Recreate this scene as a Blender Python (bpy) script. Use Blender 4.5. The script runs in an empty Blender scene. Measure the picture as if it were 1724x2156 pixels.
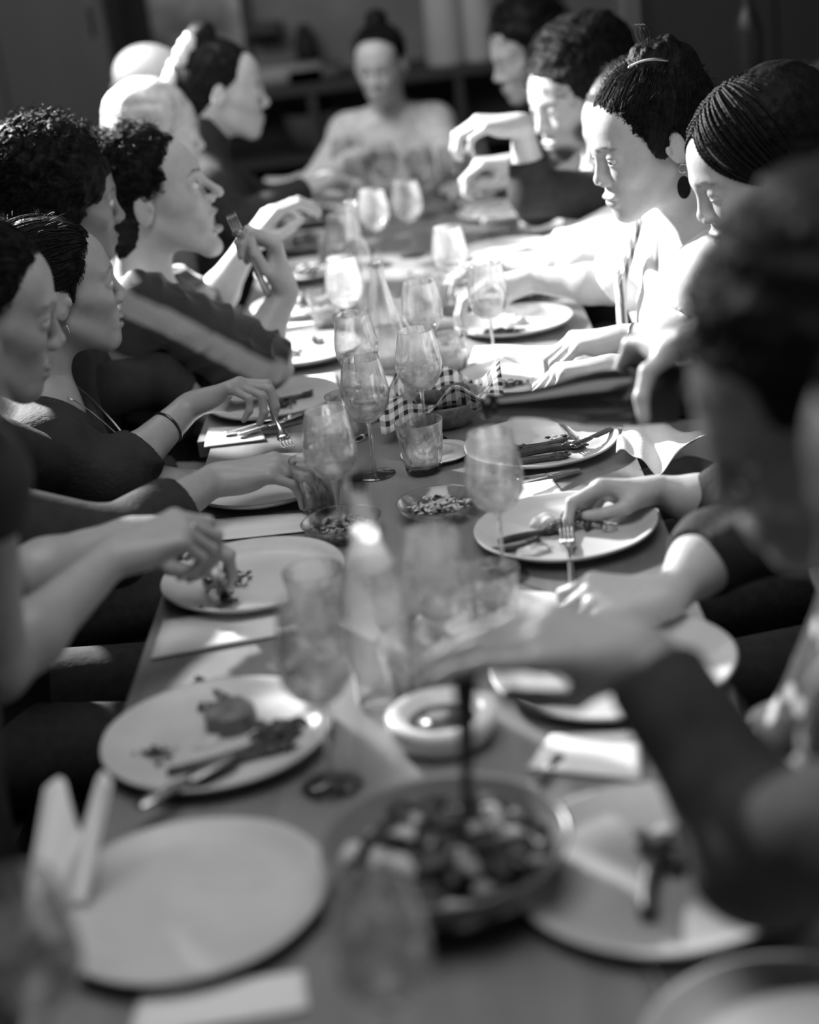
import bpy, bmesh, math, random
import numpy as np
from mathutils import Vector, Matrix
random.seed(4); rng = np.random.default_rng(4)
SC = bpy.context.scene
COL = SC.collection

# ---------------------------------------------------------------- camera
F = 3500.0; IW, IH = 1724, 2156
TZ = 0.75                                    # table top height
def _cam():
    r = math.radians(7.0); c, s = math.cos(r), math.sin(r)
    x, y = 835 - IW/2, -240 - IH/2
    vx, vy = c*x - s*y, s*x + c*y
    p = math.atan2(-vy, F); yw = math.atan2(vx*math.cos(p), F)
    f = np.array([-math.sin(yw)*math.cos(p), math.cos(yw)*math.cos(p), -math.sin(p)])
    rt = np.array([math.cos(yw), math.sin(yw), 0.]); up = np.cross(rt, f)
    return np.array([0, 0, TZ + .92]), f, c*rt - s*up, -s*rt - c*up
CC, CF, CX, CD = _cam()
def at(x, y, Y):                             # world point seen at (x, y) at distance Y along the table
    d = CF*F + CX*(x - IW/2) + CD*(y - IH/2); return CC + d*(Y - CC[1])/d[1]
def on(x, y, z=TZ):                          # world point on the horizontal plane z
    d = CF*F + CX*(x - IW/2) + CD*(y - IH/2); return CC + d*(z - CC[2])/d[2]
cam = bpy.data.objects.new('camera', bpy.data.cameras.new('camera')); COL.objects.link(cam)
m = Matrix.Identity(4)
for i in range(3):
    m[i][0] = CX[i]; m[i][1] = -CD[i]; m[i][2] = -CF[i]; m[i][3] = CC[i]
cam.matrix_world = m
cam.data.sensor_fit = 'HORIZONTAL'; cam.data.sensor_width = 24; cam.data.lens = F/IW*24
cam.data.clip_start = .05
cam.data.dof.use_dof = True; cam.data.dof.focus_distance = 2.8; cam.data.dof.aperture_fstop = 1.35
SC.camera = cam

# ---------------------------------------------------------------- light, exposure
SC.view_settings.view_transform = 'Standard'; SC.view_settings.look = 'None'
SC.view_settings.exposure = 0.0; SC.view_settings.gamma = 1; SC.view_settings.use_curve_mapping = False
try:
    cy = SC.cycles
    cy.transparent_max_bounces = 64; cy.max_bounces = 12; cy.transmission_bounces = 12
    cy.caustics_reflective = False; cy.caustics_refractive = False
    cy.sample_clamp_indirect = 4.0
except Exception: pass
W = bpy.data.worlds.new('world'); SC.world = W; W.use_nodes = True
W.node_tree.nodes['Background'].inputs[0].default_value = (1, 1, 1, 1)
W.node_tree.nodes['Background'].inputs[1].default_value = 0.04
def light(name, kind, loc, target, energy, **kw):
    l = bpy.data.lights.new(name, kind); l.energy = energy
    for k, v in kw.items(): setattr(l, k, v)
    o = bpy.data.objects.new(name, l); COL.objects.link(o); o.location = loc
    o.rotation_euler = (Vector(target) - Vector(loc)).to_track_quat('-Z', 'Y').to_euler()
    return o
light('spot_light', 'SPOT', (-2.05, 4.9, 2.35), (.12, 3.35, .9), 1850, spot_size=math.radians(61), spot_blend=.75, shadow_soft_size=.09)
light('ceiling_glow', 'AREA', (-.15, 1.6, 2.9), (-.1, 1.8, .75), 30, shape='RECTANGLE', size=1.6, size_y=1.8)
light('far_glow', 'AREA', (-1.0, 4.6, 2.8), (-.1, 5.9, .95), 60, shape='RECTANGLE', size=2.0, size_y=1.5)
FASTTEST = False
# ---------------------------------------------------------------- materials
MATS = {}
def mat(name, v, rough=.5, metal=0., noise=0., nscale=20., bump=0., bscale=60., spec=.5, tint=False, emit=0, sheen=0, sss=0, dark=None, coat=0):
    if name in MATS: return MATS[name]
    m = bpy.data.materials.new(name); m.use_nodes = True; MATS[name] = m
    nt = m.node_tree; N = nt.nodes; L = nt.links; b = N['Principled BSDF']
    def c(x): return (x, x, x, 1)
    b.inputs['Base Color'].default_value = c(v); b.inputs['Roughness'].default_value = rough
    b.inputs['Metallic'].default_value = metal; b.inputs['Specular IOR Level'].default_value = spec
    if sheen: b.inputs['Sheen Weight'].default_value = sheen
    if coat: b.inputs['Coat Weight'].default_value = coat
    if sss:
        b.inputs['Subsurface Weight'].default_value = sss; b.inputs['Subsurface Scale'].default_value = .006
        b.inputs['Subsurface Radius'].default_value = (1, .8, .7)
    tc = N.new('ShaderNodeTexCoord'); last = None
    if noise:
        n = N.new('ShaderNodeTexNoise'); n.inputs['Scale'].default_value = nscale; n.inputs['Detail'].default_value = 5
        L.new(tc.outputs['Object'], n.inputs['Vector'])
        r = N.new('ShaderNodeMapRange'); r.inputs['From Min'].default_value = .3; r.inputs['From Max'].default_value = .7
        r.inputs['To Min'].default_value = (dark if dark is not None else v*(1 - noise)); r.inputs['To Max'].default_value = v*(1 + noise) if dark is None else v
        L.new(n.outputs['Fac'], r.inputs['Value']); last = r.outputs['Result']
    if tint:
        a = N.new('ShaderNodeAttribute'); a.attribute_name = 'tint'
        mm = N.new('ShaderNodeMath'); mm.operation = 'MULTIPLY'; L.new(a.outputs['Fac'], mm.inputs[0])
        if last is None: mm.inputs[1].default_value = v
        else: L.new(last, mm.inputs[1])
        last = mm.outputs[0]
    if last is not None: L.new(last, b.inputs['Base Color'])
    if bump:
        n = N.new('ShaderNodeTexNoise'); n.inputs['Scale'].default_value = bscale; n.inputs['Detail'].default_value = 6
        L.new(tc.outputs['Object'], n.inputs['Vector'])
        bp = N.new('ShaderNodeBump'); bp.inputs['Strength'].default_value = bump; bp.inputs['Distance'].default_value = .004
        L.new(n.outputs['Fac'], bp.inputs['Height']); L.new(bp.outputs[0], b.inputs['Normal'])
    if emit:
        b.inputs['Emission Color'].default_value = (1, 1, 1, 1); b.inputs['Emission Strength'].default_value = emit
    return m
def glassmat(name, clear=.96, edge=.35, ior=1.5, rough=.02, body=0, refr=0):
    m = bpy.data.materials.new(name); m.use_nodes = True; MATS[name] = m
    nt = m.node_tree; N = nt.nodes; L = nt.links; N.remove(N['Principled BSDF']); out = N['Material Output']
    lw = N.new('ShaderNodeLayerWeight'); lw.inputs['Blend'].default_value = .5
    pw = N.new('ShaderNodeMath'); pw.operation = 'POWER'; pw.inputs[1].default_value = 3.8; L.new(lw.outputs['Facing'], pw.inputs[0])
    r0 = ((ior - 1)/(ior + 1))**2; fr = N.new('ShaderNodeMath'); fr.operation = 'MULTIPLY_ADD'; fr.inputs[1].default_value = .8; fr.inputs[2].default_value = r0; L.new(pw.outputs[0], fr.inputs[0])
    mr = N.new('ShaderNodeMapRange'); mr.inputs['From Min'].default_value = .45; mr.inputs['From Max'].default_value = 1
    mr.inputs['To Min'].default_value = clear; mr.inputs['To Max'].default_value = edge
    L.new(lw.outputs['Facing'], mr.inputs['Value'])
    tr = N.new('ShaderNodeBsdfTransparent'); L.new(mr.outputs[0], tr.inputs['Color'])
    gl = N.new('ShaderNodeBsdfGlossy'); gl.inputs['Roughness'].default_value = rough
    mx = N.new('ShaderNodeMixShader'); L.new(fr.outputs[0], mx.inputs[0]); L.new(tr.outputs[0], mx.inputs[1]); L.new(gl.outputs[0], mx.inputs[2])
    sh = mx
    if body:
        df = N.new('ShaderNodeBsdfTranslucent'); df.inputs[0].default_value = (.9, .9, .9, 1)
        m2 = N.new('ShaderNodeMixShader'); m2.inputs[0].default_value = body
        L.new(mx.outputs[0], m2.inputs[1]); L.new(df.outputs[0], m2.inputs[2]); sh = m2
    if refr:
        gb = N.new('ShaderNodeBsdfGlass'); gb.inputs['IOR'].default_value = 1.45; gb.inputs['Roughness'].default_value = 0
        m3 = N.new('ShaderNodeMixShader'); m3.inputs[0].default_value = refr; L.new(sh.outputs[0], m3.inputs[1]); L.new(gb.outputs[0], m3.inputs[2]); sh = m3
    L.new(sh.outputs[0], out.inputs['Surface']); return m
GLASS = glassmat('clear_glass', .99, .68, 1.8, .05, .045, refr=.35)
FGLASS = glassmat('far_glass_glow', .99, .75, 1.75, .06, .10)  # translucent haze imitates the bright glow of the distant glasses
BGLASS = glassmat('bottle_glass', .95, .40, 1.75, .04, .06)
TGLASS = glassmat('tumbler_glass', .985, .62, 1.7, .04, .03, refr=.6)
WINE = glassmat('pale_wine', .90, .70, 1.45, .03, .06)
SKIN = mat('skin', .50, .45, tint=True, noise=.05, nscale=60, bump=.12, bscale=120, sss=.15)
SKIN_D = mat('skin_brown', .27, .42, tint=True, noise=.06, nscale=60, bump=.12, bscale=120, sss=.1)
HAIR = mat('hair_dark', .009, .55, noise=.5, nscale=60, bump=.8, bscale=90, spec=.10)
HAIR_M = mat('hair_brown', .05, .5, noise=.5, nscale=50, bump=.8, bscale=90, spec=.4)
HAIR_L = mat('hair_pale', .42, .5, noise=.3, nscale=50, bump=.6, bscale=90)
HAIR_G = mat('hair_greying', .13, .5, noise=.5, nscale=60, bump=.6, bscale=90)
EYEW = mat('eye_white', .75, .12); IRIS = mat('iris', .06, .1); 
METAL = mat('steel', .62, .22, metal=1, noise=.08, nscale=30)
DMETAL = mat('dark_steel', .12, .3, metal=1)
CERAMIC = mat('stoneware', .58, .38, noise=.08, nscale=14, bump=.06, bscale=70)
CERAMIC_G = mat('stoneware_rim_brown', .17, .5, noise=.2, nscale=25)
PAPER = mat('paper_napkin', .82, .8, bump=.12, bscale=140)
LINEN = mat('linen_napkin', .74, .85, noise=.05, nscale=40, bump=.25, bscale=220)

# ---------------------------------------------------------------- objects
def tag(o, label=None, cat=None, group=None, kind=None):
    if label: o['label'] = label
    if cat: o['category'] = cat
    if group: o['group'] = group
    if kind: o['kind'] = kind
    return o
def empty(name, loc, label, cat, group=None):
    o = bpy.data.objects.new(name, None); COL.objects.link(o); o.location = Vector(loc); o.empty_display_size = .02
    return tag(o, label, cat, group)
def link(name, me, material, parent=None, world=True, smooth=True):
    o = bpy.data.objects.new(name, me); COL.objects.link(o)
    mats = material if isinstance(material, (list, tuple)) else [material]
    if not me.materials:
        for mm in mats: me.materials.append(mm)
    if smooth and len(me.polygons): me.polygons.foreach_set('use_smooth', np.ones(len(me.polygons), bool))
    if parent is not None:
        o.parent = parent
        if world: o.matrix_parent_inverse = Matrix.Translation(-Vector(parent.location)) @ Matrix.Identity(4)
        if world and any(abs(a) > 1e-6 for a in parent.rotation_euler):
            o.matrix_parent_inverse = (Matrix.Translation(Vector(parent.location)) @ parent.rotation_euler.to_matrix().to_4x4()).inverted()
    return o
def np_mesh(name, V, Fq):
    me = bpy.data.meshes.new(name); V = np.asarray(V, np.float32); Fq = np.asarray(Fq, np.int32)
    n = Fq.shape[1]
    me.vertices.add(len(V)); me.vertices.foreach_set('co', V.ravel())
    me.loops.add(Fq.size); me.loops.foreach_set('vertex_index', Fq.ravel())
    me.polygons.add(len(Fq)); me.polygons.foreach_set('loop_start', np.arange(0, Fq.size, n, dtype=np.int32))
    me.update(calc_edges=True); return me
class MB:                                     # collects simple shapes into one mesh
    def __init__(s): s.v = []; s.f = []
    def add(s, vs, fs):
        k = len(s.v); s.v += [tuple(map(float, v)) for v in vs]; s.f += [tuple(i + k for i in f) for f in fs]; return s
    def lathe(s, prof, n=48, c=(0, 0, 0), closed=False, flute=None):
        k = len(s.v)
        for j, (r, z) in enumerate(prof):
            for i in range(n):
                a = 2*math.pi*i/n; rr = r*(1 + (flute(a, j, z) if flute else 0))
                s.v.append((c[0] + rr*math.cos(a), c[1] + rr*math.sin(a), c[2] + z))
        m_ = len(prof)
        for j in range(m_ - (0 if closed else 1)):
            j2 = (j + 1) % m_
            for i in range(n):
                i2 = (i + 1) % n; s.f.append((k + j*n + i, k + j*n + i2, k + j2*n + i2, k + j2*n + i))
        return s
    def box(s, c, d, R=None):
        c = np.array(c, float); vs = []
        for x in (-1, 1):
            for y in (-1, 1):
                for z in (-1, 1):
                    p = np.array([x*d[0]/2, y*d[1]/2, z*d[2]/2])
                    if R is not None: p = R @ p
                    vs.append(c + p)
        return s.add(vs, [(0, 1, 3, 2), (4, 6, 7, 5), (0, 4, 5, 1), (2, 3, 7, 6), (0, 2, 6, 4), (1, 5, 7, 3)])
    def tube(s, pts, rad, n=10, flat=1.0, upv=(0, 0, 1), cap=True):
        pts = [np.array(p, float) for p in pts]; k = len(s.v); m_ = len(pts)
        if not hasattr(rad, '__len__'): rad = [rad]*m_
        for j, p in enumerate(pts):
            t = pts[min(j + 1, m_ - 1)] - pts[max(j - 1, 0)]; t = t/(np.linalg.norm(t) + 1e-9)
            u = np.cross(t, upv)
            if np.linalg.norm(u) < 1e-3: u = np.cross(t, (1, 0, 0))
            u /= np.linalg.norm(u); w = np.cross(u, t)
            for i in range(n):
                a = 2*math.pi*i/n; q = p + rad[j]*(math.cos(a)*u + math.sin(a)*w*flat); s.v.append(tuple(q))
        for j in range(m_ - 1):
            for i in range(n):
                i2 = (i + 1) % n; s.f.append((k + j*n + i, k + j*n + i2, k + (j + 1)*n + i2, k + (j + 1)*n + i))
        if cap:
            s.f.append(tuple(k + i for i in reversed(range(n)))); s.f.append(tuple(k + (m_ - 1)*n + i for i in range(n)))
        return s
    def ball(s, c, r, n=12, noise=0):
        k = len(s.v); r = r if hasattr(r, '__len__') else (r, r, r)
        m_ = max(4, n//2)
        for j in range(m_ + 1):
            for i in range(n):
                th = math.pi*j/m_; a = 2*math.pi*i/n; q = 1 + (random.uniform(-noise, noise) if noise else 0)
                s.v.append((c[0] + q*r[0]*math.sin(th)*math.cos(a), c[1] + q*r[1]*math.sin(th)*math.sin(a), c[2] + q*r[2]*math.cos(th)))
        for j in range(m_):
            for i in range(n):
                i2 = (i + 1) % n; s.f.append((k + j*n + i, k + (j + 1)*n + i, k + (j + 1)*n + i2, k + j*n + i2))
        return s
    def build(s, name, material, parent=None, smooth=True, world=True, auto=False):
        me = bpy.data.meshes.new(name); me.from_pydata(s.v, [], s.f); me.update()
        o = link(name, me, material, parent, world, smooth)
        if auto:
            bm = bmesh.new(); bm.from_mesh(me); bmesh.ops.recalc_face_normals(bm, faces=bm.faces)
            for e in bm.edges:
                if len(e.link_faces) == 2 and e.calc_face_angle(0) > .6: e.smooth = False
            bm.to_mesh(me); bm.free()
        return o

# ---------------------------------------------------------------- sculpting by distance fields
def unit(v): v = np.array(v, float); return v/(np.linalg.norm(v) + 1e-12)
def frame(fwd, up=(0, 0, 1)):                 # columns: right, forward, up
    f = unit(fwd); r = unit(np.cross(f, up)); u = np.cross(r, f); return np.stack([r, f, u], 1)
def _smin(a, b, k):
    if k <= 0: return np.minimum(a, b)
    h = np.maximum(k - np.abs(a - b), 0)/k; return np.minimum(a, b) - h*h*k*.25
class Sculpt:
    def __init__(s): s.ops = []; s.R = np.eye(3); s.o = np.zeros(3); s.s = 1.; s.post = []; s.lo = None
    def at(s, o, R=None, sc=1.): s.o = np.array(o, float); s.R = np.eye(3) if R is None else R; s.s = sc; return s
    def w(s, p): return s.o + s.R @ (np.array(p, float)*s.s)
    def _add(s, c, rad, fn, k, sub, k_in=0): s.ops.append((np.array(c), rad, fn, k*s.s, sub))
    def cone(s, a, b, ra, rb=None, k=.01, sub=False, flat=None, cap=0):
        rb = ra if rb is None else rb; A, B = s.w(a), s.w(b); ra, rb = ra*s.s, rb*s.s; ab = B - A; L2 = ab @ ab + 1e-12; L = math.sqrt(L2)
        fl = None
        if flat is not None: fl = (s.R @ unit(flat[0]), flat[1])
        def fn(P):
            q = P - A; tt = (q @ ab)/L2; t = np.clip(tt, 0, 1); e = q - t[..., None]*ab
            if fl is not None:
                h = e @ fl[0]; e = e + (h*(1/fl[1] - 1))[..., None]*fl[0]
                d = np.sqrt((e*e).sum(-1)) - (ra + (rb - ra)*t); d = d*min(1, fl[1] + .15)
            else: d = np.sqrt((e*e).sum(-1)) - (ra + (rb - ra)*t)
            if cap: d = np.maximum(d, (tt - 1)*L)
            return d
        s._add((A + B)/2, L/2 + max(ra, rb), fn, k, sub); return s
    def ell(s, c, r, R=None, k=.01, sub=False):
        C = s.w(c); M = s.R if R is None else s.R @ R; r = np.array(r, float)*s.s
        def fn(P):
            q = (P - C) @ M; a = q/r; k0 = np.sqrt((a*a).sum(-1)); b = a/r; k1 = np.sqrt((b*b).sum(-1)) + 1e-9
            return k0*(k0 - 1)/k1
        s._add(C, r.max(), fn, k, sub); return s
    def chain(s, pts, rads, k=.01, flat=None):
        for i in range(len(pts) - 1): s.cone(pts[i], pts[i + 1], rads[i], rads[i + 1], k, flat=flat)
        return s
    def disp(s, fn): s.post.append(fn); return s
    def eval(s, P, mg):                      # P (nb, n, 3)
        nb = P.shape[0]; d = np.full(P.shape[:2], .5); cen = P.mean(1); br = np.sqrt(((P - cen[:, None])**2).sum(-1)).max() if nb else 0
        for c, rad, fn, k, sub in s.ops:
            mk = np.sqrt(((cen - c)**2).sum(-1)) < rad + br + k + mg
            if not mk.any(): continue
            v = fn(P[mk])
            if sub: d[mk] = -_smin(-d[mk], v, k)
            else: d[mk] = _smin(d[mk], v, k)
        for f in s.post: d = d + f(P)
        return d
    def mesh(s, name, h):
        un = [(c, r, k) for c, r, f, k, sub in s.ops if not sub]
        lo = np.min([c - r - k for c, r, k in un], 0) - 4*h - .012; hi = np.max([c + r + k for c, r, k in un], 0) + 4*h + .012
        B = 8; nb = np.maximum(1, np.ceil((hi - lo)/(h*B)).astype(int)); n = nb*B
        bc = np.stack(np.meshgrid(*[np.arange(k) for k in nb], indexing='ij'), -1).reshape(-1, 3)
        cen = lo + (bc*B + (B - 1)/2)*h
        hd = B*h*.87
        near = np.zeros(len(cen), bool)
        dc = s.eval(cen[:, None, :], hd + .02)[:, 0]
        act = np.abs(dc) < hd*1.25 + .006
        G = np.where(dc < 0, -1., 1.).reshape(nb).repeat(B, 0).repeat(B, 1).repeat(B, 2).astype(np.float32)
        off = np.stack(np.meshgrid(*[np.arange(B)]*3, indexing='ij'), -1).reshape(-1, 3)
        ab = bc[act]
        for i in range(0, len(ab), 600):
            ii = ab[i:i + 600, None, :]*B + off[None]; P = lo + ii*h
            G[ii[..., 0], ii[..., 1], ii[..., 2]] = s.eval(P, .03)
        S = G < 0; cells = []; pts = []; quads = []
        ny, nz = n[1], n[2]
        def cid(i, j, k): return (i*ny + j)*nz + k
        for ax in range(3):
            sl0 = [slice(None)]*3; sl1 = [slice(None)]*3; sl0[ax] = slice(0, -1); sl1[ax] = slice(1, None)
            X = np.argwhere(S[tuple(sl0)] != S[tuple(sl1)]); X = X[(X > 0).all(1)]
            e = np.zeros(3, int); e[ax] = 1; Y = X + e
            d0 = G[X[:, 0], X[:, 1], X[:, 2]]; d1 = G[Y[:, 0], Y[:, 1], Y[:, 2]]; t = d0/(d0 - d1)
            p = lo + (X + e*t[:, None])*h
            b, c = [(1, 2), (2, 0), (0, 1)][ax]; eb = np.zeros(3, int); ec = eb.copy(); eb[b] = 1; ec[c] = 1
            q = [cid(*(X - o).T) for o in (eb + ec, ec, 0*eb, eb)]
            Q = np.stack(q, 1); fl = d0 > 0; Q[fl] = Q[fl][:, ::-1]
            quads.append(Q)
            for qq in q: cells.append(qq); pts.append(p)
        cells = np.concatenate(cells); pts = np.concatenate(pts); Q = np.concatenate(quads)
        u, inv = np.unique(cells, return_inverse=True); cnt = np.bincount(inv)
        V = np.stack([np.bincount(inv, pts[:, a])/cnt for a in range(3)], 1)
        Fq = np.searchsorted(u, Q)
        me = np_mesh(name, V, Fq); me['n'] = len(V); s.V = V
        return me
def tints(me, V, blobs):
    """blobs: (centre, inverse frame 3x3, value) - ellipsoidal patches of a different skin colour (lips, brows, stubble)"""
    t = np.ones(len(V))
    for c, M, v, soft in blobs:
        q = (V - c) @ M; d = np.sqrt((q*q).sum(1)); a = np.clip((1 - d)/soft, 0, 1); t = t*(1 - a) + v*a
    at_ = me.attributes.new('tint', 'FLOAT', 'POINT'); at_.data.foreach_set('value', t.astype(np.float32))
def wob(freq, amp, seed=0, n=5):              # cheap smooth noise for the distance fields
    r = np.random.default_rng(seed); D = r.normal(size=(n, 3)); D /= np.linalg.norm(D, axis=1)[:, None]; ph = r.uniform(0, 6.28, n); fr = freq*r.uniform(.7, 1.5, n)
    def f(P):
        o = 0
        for i in range(n): o = o + np.sin(P @ D[i]*fr[i] + ph[i] + 1.3*np.sin(P @ D[(i + 1) % n]*fr[i]*.6 + ph[i]*2))
        return o*amp/n
    return f
def folds(dr, freq, amp, seed=0):
    g = wob(freq*.35, 2.2, seed); dr = unit(dr)
    def f(P): return amp*(np.abs(np.sin(P @ dr*freq*.5 + g(P)))**.7 - .6)*(.6 + .4*np.sin(g(P)*2.1))
    return f

# ---------------------------------------------------------------- people
def head(S, mouth=0., bald=False, nose=1., brow=1., eo=1.):
    S.ell((0, -.018, .038), (.074, .094, .080), k=.0)
    S.ell((0, .026, -.028), (.055, .058, .078), k=.03)
    S.ell((0, .046, .038), (.058, .046, .050), k=.03)
    for sx in (-1, 1):
        S.cone((sx*.052, -.006, -.048), (sx*.016, .064, -.098 - mouth*.6), .013, .012, k=.030)
        S.cone((sx*.030, .068, -.026), (sx*.050, .036, -.012), .018, .013, k=.028)
    S.ell((0, .072, -.066), (.029, .024, .032), k=.022)
    S.ell((0, .073, -.099 - mouth*.7), (.019, .016, .014), k=.020)
    for sx in (-1, 1):
        S.cone((sx*.010, .0895, .022), (sx*.040, .076, .021), .0065*brow, .005, k=.018)
        S.ell((sx*.032, .1005, .002), (.0175, .0125, .0105), k=.012, sub=True)
    S.cone((0, .088, .014), (0, .104*nose + .002, -.024), .0062, .0080, k=.014)
    S.ell((0, .1065*nose + .001, -.029), (.0098, .0088, .0082), k=.008)
    for sx in (-1, 1):
        S.ell((sx*.0118, .098, -.0345), (.0072, .0105, .0070), k=.007)
        S.ell((sx*.006, .101, -.0425), (.0033, .0048, .0038), k=.003, sub=True)
        S.ell((sx*.0315, .0780, .002), (.0156, .0150, .0140), k=.006)
        S.ell((sx*.0345, .0890, .0008), (.0142, .0125, .0042*eo), k=.0025, sub=True)
    S.ell((0, .0945, -.0625 + mouth*.15), (.0235, .009, .0056), k=.006)
    S.ell((0, .0922, -.0742 - mouth*.55), (.0205, .009, .0068), k=.006)
    if mouth > 0: S.ell((0, .092, -.0675 - mouth*.2), (.018 - mouth*.1, .028, .002 + mouth*.42), k=.004, sub=True)
    else: S.ell((0, .103, -.0678), (.022, .006, .0013), k=.003, sub=True)
    for sx in (-1, 1):
        Re = np.array(Matrix.Rotation(sx*.35, 3, 'Z') @ Matrix.Rotation(-.18, 3, 'X'))
        S.ell((sx*.078, -.010, -.006), (.0062, .0175, .031), R=Re, k=.006)
        S.ell((sx*.0855, -.006, -.002), (.0045, .0110, .020), R=Re, k=.004, sub=True)
        S.ell((sx*.078, .004, -.008), (.005, .005, .009), R=Re, k=.003)

def hand(S, wr, f, pn, side, curls=(25, 35, 20), spread=1., thumb=((.75, .6, .35), (.95, .2, .35), (1, -.1, .3)), sc=1., per=None):
    """wrist, finger direction, palm normal; side +1 right hand, -1 left; returns finger tips"""
    f = unit(f); pn = unit(np.array(pn) - f*(np.array(pn) @ f)); t = side*np.cross(f, pn)
    S.at(wr, np.stack([t, f, pn], 1), sc)
    offs = (.030, .010, -.0105, -.029); base = (.088, .092, .087, .077)
    LL = ((.046, .027, .021), (.050, .031, .022), (.046, .029, .022), (.036, .021, .019)); rr = (.0088, .0090, .0084, .0074)
    S.cone((0, -.01, 0), (0, .02, 0), .021, .024, k=.02, flat=((0, 0, 1), .72))
    for j in range(4): S.cone((offs[j]*.45, .008, 0), (offs[j], base[j] - .003, -.002), .0145, .0112, k=.014)
    S.ell((.022, .035, .010), (.016, .030, .014), k=.014)
    S.ell((-.022, .035, .008), (.012, .030, .012), k=.014)
    tips = []
    for j in range(4):
        cj = per[j] if per else curls; p = np.array([offs[j], base[j], 0.]); a = 0; r = rr[j]; sp = (offs[j]*4.2*spread)*.25
        for q in range(3):
            a += math.radians(cj[q]); d = np.array([math.sin(sp)*math.cos(a), math.cos(a)*math.cos(sp), math.sin(a)]); n = p + d*LL[j][q]
            S.cone(p, n, r*(1.0 if q else 1.12), r*(.93 if q < 2 else .80), k=.0035 if q else .007); p = n; r *= .95
        tips.append(S.w(p))
    p = np.array([.020, .018, .008]); r = .0125
    for q, (L, dv) in enumerate(zip((.042, .033, .026), thumb)):
        d = unit((dv[1], dv[0], dv[2])); n = p + d*L; S.cone(p, n, r, r*.86, k=.012 if q == 0 else .004); p = n; r *= .88
    tips.append(S.w(p))
    return tips

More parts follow.
